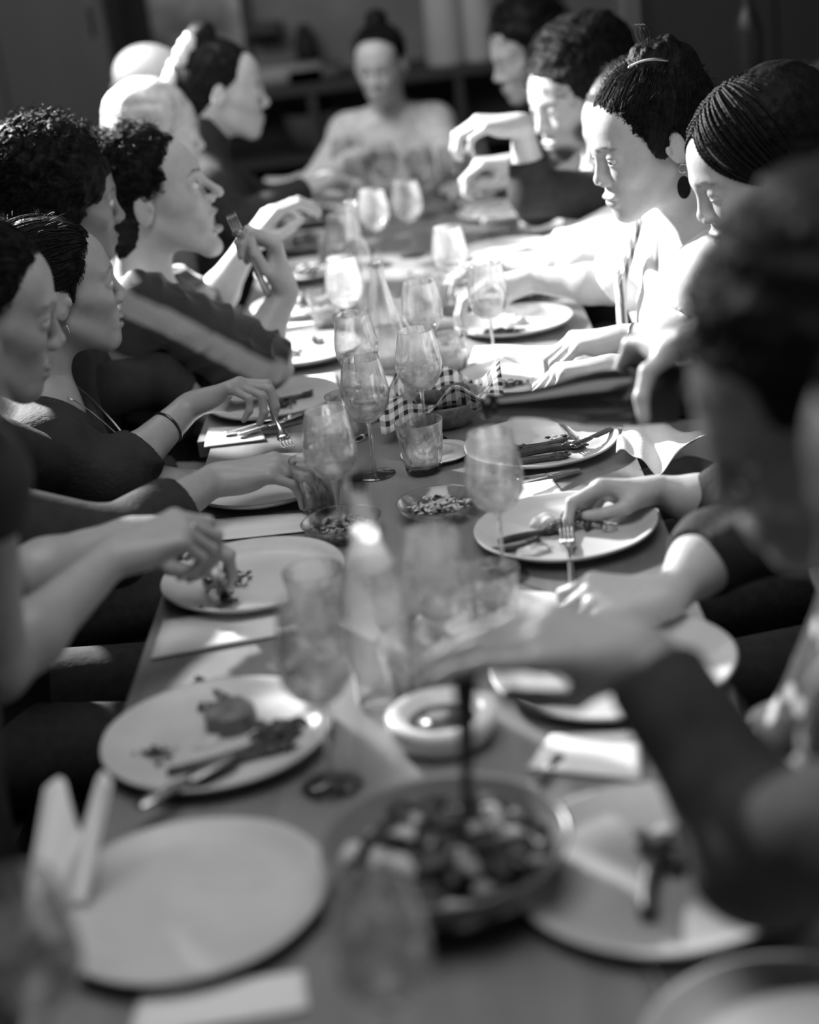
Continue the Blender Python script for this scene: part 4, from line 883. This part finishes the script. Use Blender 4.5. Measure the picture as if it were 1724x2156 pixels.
ASP = mat('asparagus_green', .05, .45, noise=.5, nscale=60, bump=.3); LEAF = mat('leaf_green', .035, .5, noise=.5, nscale=50); HERB = mat('herb_green', .07, .6); MASH = mat('mash', .55, .6, noise=.2, nscale=60, bump=.5, bscale=120)
CRUMB = mat('brown_crumb', .05, .7, noise=.4, nscale=80); FISH = mat('fish_flesh', .62, .5, noise=.2, nscale=70, bump=.4); GRAIN = mat('grain', .5, .5, noise=.4, nscale=90); SAUCE = mat('sauce', .13, .25)
def heap(c, R, hgt, label, m=MASH, name='mash', seed=1, cat='food', z=.009, aspect=1.0, ang=0, lum=.25):
    S = Sculpt(); rr = np.random.default_rng(seed); cc = np.array((c[0], c[1], TZ + z)); ca, sa = math.cos(ang), math.sin(ang)
    for k in range(9):
        a = rr.uniform(0, 6.28); q = rr.uniform(0, .62)*R; dx, dy = q*math.cos(a), q*math.sin(a)*aspect; s_ = rr.uniform(.3, .55)*R
        S.ell(cc + np.array((dx*ca - dy*sa, dx*sa + dy*ca, 0)), (s_, s_*.9, hgt*rr.uniform(.6, 1)), k=R*.15)
    S.disp(wob(260, .0025, seed)); S.ell(cc - np.array((0, 0, .05 + .0)), (R*3, R*3, .05), k=0, sub=True)
    o = link(name, S.mesh(name, .0022), m); return tag(o, label, cat)
def scraps(c, R, n, label, ms, name='salad_scraps', hz=.006, kind='stuff', cat='food', size=(.004, .011), z=.009, aspect=1.0, ang=0, flat=.35, gauss=.5):
    """many small uneven leaves and bits, uncountable"""
    mb = MB(); idx = []
    ca, sa = math.cos(ang), math.sin(ang)
    for k in range(n):
        a = random.uniform(0, 6.283); q = R*min(1, abs(random.gauss(0, gauss))); dx, dy = q*math.cos(a), q*math.sin(a)*aspect; x, y = c[0] + dx*ca - dy*sa, c[1] + dx*sa + dy*ca; s_ = random.uniform(*size)
        zz = TZ + z + s_*flat + random.uniform(0, hz)*(1 - q/R*.7); k0 = len(mb.f)
        t = random.uniform(0, 6.28); d = np.array((math.cos(t), math.sin(t), random.uniform(-.3, .4))); p = np.array((x, y, zz))
        if k % 3: mb.tube([p - d*s_, p - d*s_*.3 + (0, 0, s_*.15), p + d*s_*.5 + (0, 0, s_*.2), p + d*s_], [s_*.12, s_*.5, s_*.42, s_*.06], 6, flat=.18 if k % 2 else .7)
        else: mb.ball((x, y, zz), (s_*.5, s_*.4, s_*.35), 7, noise=.2)
        idx += [random.randrange(len(ms))]*(len(mb.f) - k0)
    o = mb.build(name, ms); o.data.polygons.foreach_set('material_index', idx); return tag(o, label, cat, kind=kind)

# left plates, near to far
PW = .135
LP = [on(400, 1922), on(462, 1572), on(536, 1234), on(560, 1035), on(578, 858), on(640, 752)]
plate(LP[0], .142, 'empty pale plate, nearest on the left, blurred', rings=False); plate(LP[1], .138, 'plate with a round cake of food and asparagus, second from near left'); plate(LP[2], .134, 'left plate under the fork and knife, with chopped salad remains')
plate(LP[3], .128, 'ridged empty plate under the hand in a buttoned cuff', rings=True); plate(LP[4], .130, 'left plate under the hand with the bracelet'); plate(LP[5], .128, 'left plate just behind the striped sweater elbow')
fl_ = [(on(640, 655), 'left plate beyond the raised forearm'), (on(640, 582), 'left plate with leafy food behind the raised hand'), (on(640, 520), 'left plate near the pale-haired person'), (on(660, 465), 'farthest left plate heaped with salad')]
for p, lb in fl_: plate(p, .125, lb)
QP = [on(1395, 1850), on(1290, 1420), on(1193, 1130), on(1142, 950), on(1105, 805), on(1082, 690)]
for p, R, lb in zip(QP, (.150, .150, .136, .132, .132, .130), ('large pale blurred plate at the lower right with dark asparagus', 'large blurred plate under the serving hand', 'white rimmed plate with fork resting on food, right side', 'right plate with asparagus below the tilted dark bottle', 'right plate above the tilted bottle with a strip of food', 'right plate with leafy food before the white blouse')): plate(p, R, lb, rim=.020)
for p, R, lb in ((on(1065, 620), .125, 'right plate just beyond the bright forearms'), (on(1070, 540), .125, 'right plate near the grey-haired person'), (on(1060, 455), .13, 'right plate holding long pale strips'), (on(1010, 405), .13, 'farthest right plate before the bearded man'), (on(1665, 2250), .12, 'pale plate cut off by the bottom right corner')): plate(p, R, lb)

# napkins
sheet(quad((318, 1392), (655, 1330), (660, 1262), (345, 1312)), 'folded paper napkin at the left, tucked below the plate with chopped salad', z0=TZ, seed=1)
sheet(quad((436, 1145), (655, 1122), (650, 1083), (440, 1098)), 'folded paper napkin below the ridged empty plate', z0=TZ, seed=2)
sheet(quad((520, 842), (712, 812), (706, 790), (545, 806)), 'bright strip of paper napkin behind the bracelet hand plate', z0=TZ, seed=3)
sheet(quad((430, 945), (560, 930), (545, 900), (440, 905)), 'napkin half hidden under the bracelet hand', z0=TZ, seed=14)
sheet(quad((560, 700), (700, 680), (700, 660), (580, 668)), 'paper napkin strip beyond the striped sweater elbow', z0=TZ, seed=4)
sheet(quad((1068, 1335), (1190, 1332), (1238, 1262), (1085, 1248)), 'square paper napkin right of the tumblers, in front of the white plate', z0=TZ, seed=5)
sheet(quad((1075, 1090), (1196, 1058), (1163, 1014), (1060, 1032)), 'small folded napkin between the two asparagus plates at the right', z0=TZ, seed=6)
sheet(quad((270, 2200), (650, 2130), (640, 2050), (300, 2100)), 'napkin at the bottom edge below the empty plate', z0=TZ, seed=7)
sheet(quad((1110, 1625), (1350, 1650), (1350, 1545), (1160, 1555)), 'blurred napkin in front of the serving hand plate', z0=TZ, seed=8)
sheet(quad((985, 770), (1180, 752), (1175, 722), (1000, 735)), 'brightly lit napkin before the white blouse', z0=TZ, seed=9)
sheet(quad((1060, 905), (1290, 880), (1290, 850), (1080, 870)), 'bright napkin under the tilted dark bottle', z0=TZ, seed=10)
sheet(quad((905, 1260), (690, 1265), (700, 1440), (1100, 1440)), 'thin paper sheet lying under the glasses in mid table', z0=TZ - .0015, seed=11, m=LINEN) if False else None
sheet(quad((540, 430), (640, 400), (640, 372), (560, 385)), 'crumpled dark-edged napkin at the far left', z0=TZ, wav=.010, m=LINEN, seed=12)
sheet(quad((1100, 500), (1215, 490), (1190, 440), (1090, 455)), 'bright napkin beside the bearded man', z0=TZ, wav=.006, seed=13)
def crum(u, v, q):
    z = TZ + .016 + .010*math.sin(u*5 + v*2.2 + .8*math.sin(v*5)) + .006*math.sin(v*7 - u*3 + 1) + .004*math.sin(u*13 + v*9); return np.array((q[0], q[1], z))
sheet([on(1300, 980), on(1395, 1000), on(1500, 925), on(1320, 885)], 'large crumpled cloth napkin by the table edge beneath the tilted bottle', fn=crum, n=(40, 26), m=LINEN, name='cloth_napkin', th=.0015, seed=15)
# cloth draped over the near left table edge
def drape(u, v, q):
    w_ = u*2 - 1; y = 1.60 - .34*v + .01*math.sin(u*9); z = .895 - .05*math.exp(-((u - .42)/.13)**2)*1.3 + .02*math.exp(-((u - .95)/.2)**2) - .0*v
    x = -.50 + .10*u + .012*math.sin(u*14)*v
    z = z*(1 - v) + (.76)*v - .08*v*(1 - v)*2
    return np.array((x, y, max(z, .762)))
NAPK = mat('thin_linen', .85, .8)
def nap2(u, v, q):
    p0 = on(95, 1660, .86)*(1 - u) + on(238, 1640, .86)*u; p1 = on(40, 1990, .765)*(1 - u) + on(180, 1900, .765)*u
    p = p0*(1 - v) + p1*v; notch = .045*math.exp(-((u - .50)/.15)**2)*(1 - v)**2; p = p.copy(); p[2] -= notch; p += np.array((0, .02*math.sin(u*10)*(1 - .4*v), .0)); p[2] = max(p[2], .762) ; return p
sheet([(0, 0, 0)]*4, 'white starched cloth napkin standing in two peaks at the near left edge', fn=nap2, n=(36, 24), m=NAPK, name='cloth_napkin', th=.0012)

# wine glasses: foot centre, height, level
WG = [((770, 884), .205, .28, 'wine glass standing left of the glass with a dark rimmed bowl, behind mid table'), ((900, 930), .205, .42, 'sharp wine glass of pale wine directly behind the faceted tumbler'),
      ((790, 1000), .205, .30, 'wine glass leaning into view left of the front faceted tumbler'), ((1062, 1215), .215, .30, 'large blurred wine glass in front of the right asparagus plate'),
      ((946, 1462), .215, .36, 'blurred wine glass with a bright glint on its round bowl, mid front'), ((700, 1655), .225, .34, 'big blurred wine glass between the left plates in front'),
      ((742, 738), .205, .20, 'wine glass at the left of the carafe'), ((1042, 770), .21, .30, 'tall stemmed wine glass before the bright blouse'),
      ((905, 800), .20, .25, 'wine glass behind the one with pale wine'), ((960, 660), .20, .3, 'wine glass at the right of the carafe'), ((735, 620), .2, .2, 'wine glass behind the carafe on the left'),
      ((800, 560), .2, .3, 'wine glass among the far cluster, left of centre'), ((870, 540), .2, .2, 'wine glass among the far cluster, right of centre'), ((900, 455), .2, .3, 'wine glass before the pale sweater at the far end'),
      ((765, 470), .2, .2, 'wine glass near the pale sweater, left'), ((820, 440), .2, .3, 'last wine glass before the pale sweater'), ((960, 440), .19, .2, 'wine glass before the raised hand'), ((735, 415), .19, .2, 'far left wine glass near the sweater sleeve'), ((1010,430), .19, .2, 'wine glass near the bearded man'),
      ((845, 2300), .20, .34, 'out-of-focus wine glass at the bottom centre of the picture'), ((140, 2330), .22, .36, 'out-of-focus wine glass at the bottom left corner'),
      ((720, 1130), .205, .16, 'wine glass behind the glass dish of grain')]
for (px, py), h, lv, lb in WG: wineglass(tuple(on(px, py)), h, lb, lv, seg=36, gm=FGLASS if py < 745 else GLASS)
TB = [((893, 995), .092, 0, 'sharp faceted tumbler at the centre of the picture'), ((676, 1078), .092, 0, 'faceted tumbler by the fingertips over the ridged plate'), ((676, 1332), .092, .25, 'blurred faceted tumbler beside the left napkin'),
      ((1040, 1332), .090, .3, 'blurred tumbler left of the square napkin'), ((742, 925), .085, 0, 'tumbler behind the leaning wine glass'), ((950, 798), .09, .55, 'tumbler of water behind the checked cloth'), ((905, 650), .09, .4, 'tumbler beyond the carafe'),
      ((950, 560), .09, .3, 'far tumbler before the bright forearm'), ((690, 690), .085, .2, 'tumbler beside the plate behind the elbow'), ((880, 1480), .088, .1, 'blurred tumbler behind the small white dish'), ((840, 1320), .09, .5, 'blurred tumbler behind the clear bottle'), ((850, 700), .088, .3, 'tumbler right of the carafe foot'), ((700, 560), .088, .2, 'far tumbler at the left of the glass cluster')]
for (px, py), h, lv, lb in TB: tumbler(tuple(on(px, py)), lb, h=h, level=lv)
# clear bottle and carafe
GLINT = glassmat('bottle_glint', .5, .5, 1.3, .5, .8)  # pale translucent band imitates a bright reflection on the bottle shoulder
bottle(tuple(on(815, 1478)), .285, .037, BGLASS, 'clear glass bottle with a dark stopper, tall in the middle of the table', neck=.012, capm=BLACK, lab=(.64, .80, GLINT))
c = on(818, 775); r = empty('carafe', c, 'conical clear carafe among the glasses', 'carafe')
MB().lathe([(0, .002), (.045, 0), (.048, .006), (.046, .05), (.032, .12), (.016, .18), (.013, .205), (.017, .22), (.016, .221), (.0118, .205), (.0145, .18), (.030, .12), (.044, .05), (.045, .008), (0, .006)], 36, tuple(c)).build('body', TGLASS, r)
MB().lathe([(0, .0065), (.044, .0085), (.0435, .05), (.037, .085), (0, .085)], 36, tuple(c)).build('water', WATER, r)
c = on(770, 690); bottle(tuple(c), .29, .036, BGLASS, 'clear bottle standing behind the carafe', capm=None)
# tilted bottle being poured
m0, m1 = at(1014, 858, 2.10), at(1500, 822, 2.12); ax = m0 - m1; hb = .305; mouth_ = m0; base_ = mouth_ - unit(ax)*hb
bottle(tuple(base_), hb, .0385, DGLASS, 'dark wine bottle held tilted over a glass by the woman with braids', neck=.0155, axis=ax, lab=(.16, .36, mat('dark_label', .022, .6)), slope=True)
# grips under the bottle
# small dishes
def bowl(c, R, h, label, m, name='bowl', cat='bowl', th=.005, foot=.5, flute=None):
    r = empty(name, c, label, cat); MB().lathe([(0, .002), (R*foot, 0), (R*(foot + .08), .004), (R*.86, h*.5), (R*.985, h*.93), (R, h), (R - th*.5, h + .001), (R - th, h*.95), (R*.84 - th*.6, h*.5), (R*(foot - .05), th + .003), (0, th + .003)], 60, tuple(c), flute=flute).build('shell', m, r); return r
c = on(935, 1555); r = empty('butter_dish', c, 'small thick white dish with a hollow of dark sauce and a knob of butter', 'dish')
MB().lathe([(0, 0), (.050, 0), (.058, .010), (.064, .026), (.064, .034), (.058, .0385), (.050, .037), (.042, .031), (.036, .022), (0, .020)], 56, tuple(c)).build('shell', mat('white_glaze', .85, .25), r)
MB().lathe([(0, .026), (.0385, .0255), (.037, .0215), (0, .0205)], 40, tuple(c)).build('sauce', mat('dark_sauce', .06, .3), r)
o = MB().ball((c[0] - .004, c[1], TZ + .0305), (.013, .010, .0055), 14, noise=.06).build('butter', MASH); o.name = 'butter'; tag(o, 'small knob of butter in the white dish', 'butter')
c = on(722, 1128); r = bowl(c, .062, .028, 'shallow glass dish filled with dressed grains', TGLASS, 'glass_dish', 'dish', .003, .6, flute=lambda a, j, z: .03*math.sin(a*4))
scraps(c, .046, 340, 'dressed grains with chopped herbs in the glass dish', [GRAIN, GRAIN, MASH, LEAF], 'grain_salad', hz=.014, size=(.003, .0075), z=.007, flat=.5, gauss=.55)
c = on(925, 1085); r = bowl(c, .066, .026, 'shallow glass dish of food right of the clear bottle', TGLASS, 'glass_dish', 'dish', .003, .6)
scraps(c, .048, 240, 'pale chopped food in the second glass dish', [GRAIN, MASH, FISH, LEAF], 'grain_salad', hz=.012, size=(.004, .009), z=.007, flat=.5, gauss=.55)
c = on(920, 962); plate(c, .062, 'small saucer behind the central tumbler', rim=.010, grp=None); heap(c, .030, .010, 'pale dip smeared in the small saucer', z=.0085, seed=7)
# basket bowl with checked cloth and bread
c = on(935, 890); bowl(c, .085, .050, 'woven bowl lined with a checked cloth', mat('wicker', .28, .8, noise=.4, nscale=50, bump=1.0, bscale=90), 'bread_bowl', 'bowl', .006, .55)
CHK = mat('checked_cloth', .8, .9); N_ = CHK.node_tree.nodes; L_ = CHK.node_tree.links; tc = N_.new('ShaderNodeUVMap'); 
def gingham():
    sp = N_.new('ShaderNodeSeparateXYZ'); L_.new(tc.outputs[0], sp.inputs[0]); outs = []
    for k in (0, 1):
        mu = N_.new('ShaderNodeMath'); mu.operation = 'MULTIPLY'; mu.inputs[1].default_value = 13; L_.new(sp.outputs[k], mu.inputs[0]); fr = N_.new('ShaderNodeMath'); fr.operation = 'FRACT'; L_.new(mu.outputs[0], fr.inputs[0])
        gt = N_.new('ShaderNodeMath'); gt.operation = 'GREATER_THAN'; gt.inputs[1].default_value = .55; L_.new(fr.outputs[0], gt.inputs[0]); outs.append(gt)
    ad = N_.new('ShaderNodeMath'); ad.operation = 'ADD'; L_.new(outs[0].outputs[0], ad.inputs[0]); L_.new(outs[1].outputs[0], ad.inputs[1])
    mr = N_.new('ShaderNodeMapRange'); mr.inputs['From Max'].default_value = 2; mr.inputs['To Min'].default_value = .8; mr.inputs['To Max'].default_value = .015; L_.new(ad.outputs[0], mr.inputs[0]); L_.new(mr.outputs[0], N_['Principled BSDF'].inputs['Base Color'])
gingham()
mb = MB(); n = 28
for j in range(n + 1):
    for i in range(n + 1):
        u, v = i/n*2 - 1, j/n*2 - 1; rr_ = math.hypot(u, v); x, y = u*.112, v*.100; z = .014 + .062*min(1.25, rr_)**2.2*.8 + .018*math.sin(u*6 + 1)*abs(v) + .012*math.cos(v*7)*abs(u)
        if rr_ > .82: z = .060 + (rr_ - .82)*.05*math.sin(4*math.atan2(v, u) + .6)*2 + .010*math.sin(u*8)
        mb.v.append((c[0] + x, c[1] + y, TZ + z + .008))
for j in range(n):
    for i in range(n): k = j*(n + 1) + i; mb.f.append((k, k + 1, k + n + 2, k + n + 1))
o = mb.build('checked_cloth', CHK); tag(o, 'black and white checked cloth lining the woven bowl', 'cloth'); uv = o.data.uv_layers.new(name='UVMap')
for lp in o.data.loops: i_, j_ = lp.vertex_index % (n + 1), lp.vertex_index//(n + 1); uv.data[lp.index].uv = (i_/n, j_/n)
s_ = o.modifiers.new('t', 'SOLIDIFY'); s_.thickness = .0012
for k, (dx, dy, lb) in enumerate(((-.02, .0, 'dark-crusted bread slice lying left in the checked cloth'), (.025, .012, 'dark-crusted bread slice lying right in the checked cloth'))):
    S = Sculpt(); S.ell((c[0] + dx, c[1] + dy, TZ + .050 + .006*k), (.028, .022, .012), k=0); S.disp(wob(150, .003, k)); tag(link('bread_slice', S.mesh('bread_slice', .003), mat('crust', .07, .7, noise=.5, nscale=70, bump=.5)), lb, 'bread', 'bread in the checked cloth')
# salad bowl in front
c = on(950, 1872); bowl(c, .122, .060, 'large round salad bowl in the front, out of focus', mat('bowl_glaze', .20, .25, noise=.15, nscale=12), 'salad_bowl', 'bowl', .006, .55)
scraps(c, .096, 800, 'dark leaves and pale pieces heaped in the large salad bowl', [LEAF, LEAF, LEAF, HERB, MASH, CRUMB], 'salad', hz=.050, size=(.010, .028), z=.014, flat=.4, gauss=.55)
for k, (dx, dy, R) in enumerate(((-.028, .030, .020), (.0, -.010, .017), (.045, .03, .014), (-.05, -.03, .014))): heap((c[0] + dx, c[1] + dy), R, .013, ('pale chunk at the back of the salad bowl', 'pale chunk in the middle of the salad bowl', 'pale chunk at the right of the salad bowl', 'pale chunk at the left front of the salad bowl')[k], MASH, 'cheese_chunk', seed=20 + k, z=.052, cat='cheese')

# food on plates
def onp(x, y): return on(x, y, TZ + .009)
c = onp(488, 1528); S = Sculpt(); S.at((c[0], c[1], TZ + .009)); S.cone((0, 0, .0), (0, 0, .024), .031, .030, cap=1, k=0); S.ell((0, 0, -.1), (.2, .2, .1), k=0, sub=True); S.ell((0, 0, .135), (.2, .2, .11), k=.004, sub=True); S.disp(wob(200, .0012, 3)); tag(link('fish_cake', S.mesh('fish_cake', .0025), mat('cake_brown', .17, .6, noise=.4, nscale=50, bump=.5)), 'round flat cake of food on the second left plate', 'food')
for k, (x, y, an, L_a, lb) in enumerate(((480, 1595, .42, .145, 'upper asparagus spear on the second left plate'), (520, 1612, .40, .130, 'middle asparagus spear on the second left plate'), (430, 1640, .55, .09, 'short dark asparagus spear at the near rim of the second left plate'))): asparagus(onp(x, y), an, L_a, lb, z=.009)
scraps(onp(590, 1545), .030, 70, 'crisp dark leaves at the right of the second left plate', [LEAF, HERB, CRUMB], size=(.006, .014)); scraps(onp(330, 1590), .03, 26, 'crumbs at the left of the second left plate', [CRUMB, HERB], 'crumbs', size=(.003, .008)); scraps(onp(450, 1500), .02, 20, 'herb bits beside the round cake', [LEAF, HERB], size=(.004, .009))
heap(onp(440, 1560), .024, .007, 'smear of pale sauce on the second left plate', z=.0085, seed=31, name='sauce_smear')
scraps(onp(480, 1225), .034, 150, 'chopped dark salad on the plate below the cutlery', [LEAF, CRUMB, MASH, HERB], size=(.004, .010), hz=.012); scraps(onp(470, 1270), .035, 14, 'loose bits at the near rim of the salad plate', [LEAF, CRUMB], 'crumbs', size=(.006, .010))
scraps(onp(585, 855), .035, 90, 'small heap of dark food on the bracelet hand plate', [LEAF, CRUMB, HERB], size=(.005, .012), hz=.010); asparagus(onp(625, 840), .35, .07, 'short spear left on the bracelet hand plate', z=.009)
scraps(onp(670, 722), .025, 30, 'dark scraps on the plate behind the elbow', [LEAF, CRUMB]); scraps(onp(620, 748), .04, 20, 'thin sauce streaks and bits behind the elbow', [SAUCE, CRUMB], 'crumbs')
for k, (x, y, n_, lb) in enumerate(((650, 640, 90, 'leafy food on the plate beyond the raised forearm'), (650, 575, 110, 'leafy food on the plate behind the raised hand'), (650, 510, 130, 'leafy food on the plate near the pale hair'), (665, 455, 160, 'heaped salad on the farthest left plate'))):
    scraps(onp(x, y), .07, n_, lb, [LEAF, HERB, MASH, CRUMB], size=(.007, .018), hz=.02); heap(onp(x - 25, y - 4), .026, .014, lb.replace('leafy food', 'pale mash').replace('heaped salad', 'pale mash'), seed=40 + k)
# right plates
for k, (x, y, an, L_a, lb) in enumerate(((1130, 945, .13, .12, 'upper asparagus spear on the plate below the tilted bottle'), (1160, 955, .10, .13, 'middle asparagus spear on the plate below the tilted bottle'), (1140, 972, .06, .10, 'lower asparagus spear on the plate below the tilted bottle'))): asparagus(onp(x, y), math.pi + an if k == 0 else an, L_a, lb, z=.009, rad=.0062)
scraps(onp(1035, 955), .022, 50, 'dark asparagus tips left of the spears below the bottle', [ASP, LEAF], size=(.006, .013)); scraps(onp(1180, 930), .028, 60, 'crumbled food above the spears below the bottle', [MASH, CRUMB, HERB], size=(.004, .009))
heap(onp(1150, 1100), .030, .014, 'pale mash on the white rimmed plate', seed=50); scraps(onp(1215, 1105), .034, 110, 'frizzy dark greens on the white rimmed plate', [LEAF, HERB, CRUMB], size=(.006, .016), hz=.014)
asparagus(onp(1120, 1135), .18, .10, 'upper dark spear on the white rimmed plate', z=.009); asparagus(onp(1085, 1155), .25, .08, 'lower dark spear on the white rimmed plate', z=.009); heap(onp(1130, 1160), .032, .006, 'creamy smear on the white rimmed plate', seed=52, name='sauce_smear', z=.0085)
scraps(onp(1060, 815), .055, 120, 'long strip of dark food on the plate above the bottle', [CRUMB, LEAF, FISH], size=(.005, .012), aspect=.18, ang=.15, gauss=.6)
heap(onp(1080, 680), .034, .016, 'pale mash before the white blouse', seed=54); scraps(onp(1060, 705), .05, 110, 'dark leaves under the mash before the white blouse', [LEAF, HERB, ASP], size=(.006, .015), aspect=.4)
scraps(onp(1120, 625), .05, 60, 'dark leafy bits on the plate beyond the bright forearms', [LEAF, CRUMB]); scraps(onp(1070, 540), .05, 70, 'food on the plate near the grey-haired person', [LEAF, MASH])
for k in range(5):
    p = onp(1060 - 18*k, 470 - 14*k); S = Sculpt(); S.cone((p[0] - .05, p[1] - .012*k, TZ + .020), (p[0] + .05, p[1] + .01, TZ + .022), .012, .009, k=0); S.disp(wob(160, .002, k)); tag(link('fish_strip', S.mesh('fish_strip', .004), FISH), ('nearest pale strip of food on the far right plates', 'second pale strip of food on the far right plates', 'middle pale strip of food on the far right plates', 'fourth pale strip of food on the far right plates', 'farthest pale strip of food on the far right plates')[k], 'food', 'pale strips on the far right plates')
asparagus(onp(1375, 1880), 1.35, .10, 'thick dark spear on the lower right plate', z=.009, rad=.009); heap(onp(1400, 1770), .026, .018, 'pale lump of food on the lower right plate', seed=60); scraps(onp(1400, 1800), .035, 40, 'dark leaves on the lower right plate', [LEAF, CRUMB], size=(.010, .018))

# cutlery
tipT = lambda P, s, i: P['arm'][s]['tips'][i]
def grip(P, s): return (tipT(P, s, 4)*.5 + tipT(P, s, 0)*.5)
g = grip(L0, 1); e = on(478, 1262, TZ + .012); knife(g + (g - e)*.35, e, 'knife held in the near left hand, tip in the chopped salad', up=(0, 1, 0))
g = grip(L0, -1); e = on(430, 1235, TZ + .014); fork(g + (g - e)*.25, e, 'fork held upright by the hand at the near left plate', up=(1, .3, 0))
g = grip(L2, 1); e = on(612, 948, TZ + .024); fork(g + (g - e)*.45, e, 'fork in the ringed hand, tines over the ridged plate', up=(0, 0, 1))
g = grip(L4, 1); t_ = at(484, 450, 3.26); d_ = unit(t_ - g); fork(t_ - d_*.19, t_, 'fork held up near the open mouth', up=(0, 1, 0)) 
g = grip(R2, 1); e = on(1298, 1112, TZ + .014); fork(g + (g - e)*.35, e, 'fork held by a bright hand, tines down on the white plate', up=(1, 0, 0))
g = grip(R2, -1); e = on(1190, 1098, TZ + .020); fork(g + (g - e)*.20, e, 'fork pressed into the greens by the hand at the right edge', up=(0, 0, 1))
g = grip(R3, -1); e = on(1120, 800, TZ + .014); knife(g + (g - e)*.3, e, 'knife held over the plate above the tilted bottle', up=(0, 1, .3))
g = grip(R4, -1); e = on(1150, 790, TZ + .02); fork(g + (g - e)*.3, e, 'fork in the hand of the woman in the white blouse')
g = tipT(R0, 1, 0)*.6 + tipT(R0, 1, 4)*.4; e = on(985, 1790, TZ + .075); spoon(g + (g - e)*.12, e, 'dark serving spoon dipping into the large salad bowl', up=(1, 0, 0), m=BLACK2, wd=1.5)
def tab(x, y, z=.004): return on(x, y, TZ + z)
knife(tab(290, 1700, .030), tab(505, 1580, .024), 'knife resting across the near rim of the second left plate'); fork(tab(410, 1425, .004), tab(500, 1490, .022), 'fork leaning on the far rim of the second left plate')
fork(tab(470, 912, .010), tab(615, 878, .022), 'fork lying on the bracelet hand plate'); knife(tab(500, 916, .010), tab(640, 870, .022), 'knife lying beside the fork on the bracelet hand plate')
knife(tab(1090, 1012, .024), tab(1225, 985, .010), 'knife resting on the near rim below the asparagus spears'); fork(tab(1170, 880, .004), tab(1215, 940, .022), 'fork standing on the far rim of the asparagus plate')
knife(tab(1205, 940, .024), tab(1290, 900, .02), 'broad dark knife on the asparagus plate', m=DMETAL)
fork(tab(1440, 2150, .004), tab(1330, 1985, .006), 'blurred fork lying at the bottom right'); knife(tab(1180, 1590, .004), tab(1120, 1660, .004), 'blurred knife by the serving hand plate', m=METAL)
knife(tab(560, 700, .012), tab(640, 690, .02), 'knife on the plate behind the elbow'); knife(tab(1010, 500, .02), tab(1120, 478, .022), 'long knife across a far right plate', m=DMETAL); spoon(tab(1160, 470, .01), tab(1060, 480, .03), 'serving spoon by the pale strips of food')
spoon(tab(1240, 1330, .004), tab(1230, 1270, .004), 'spoon beside the square paper napkin')
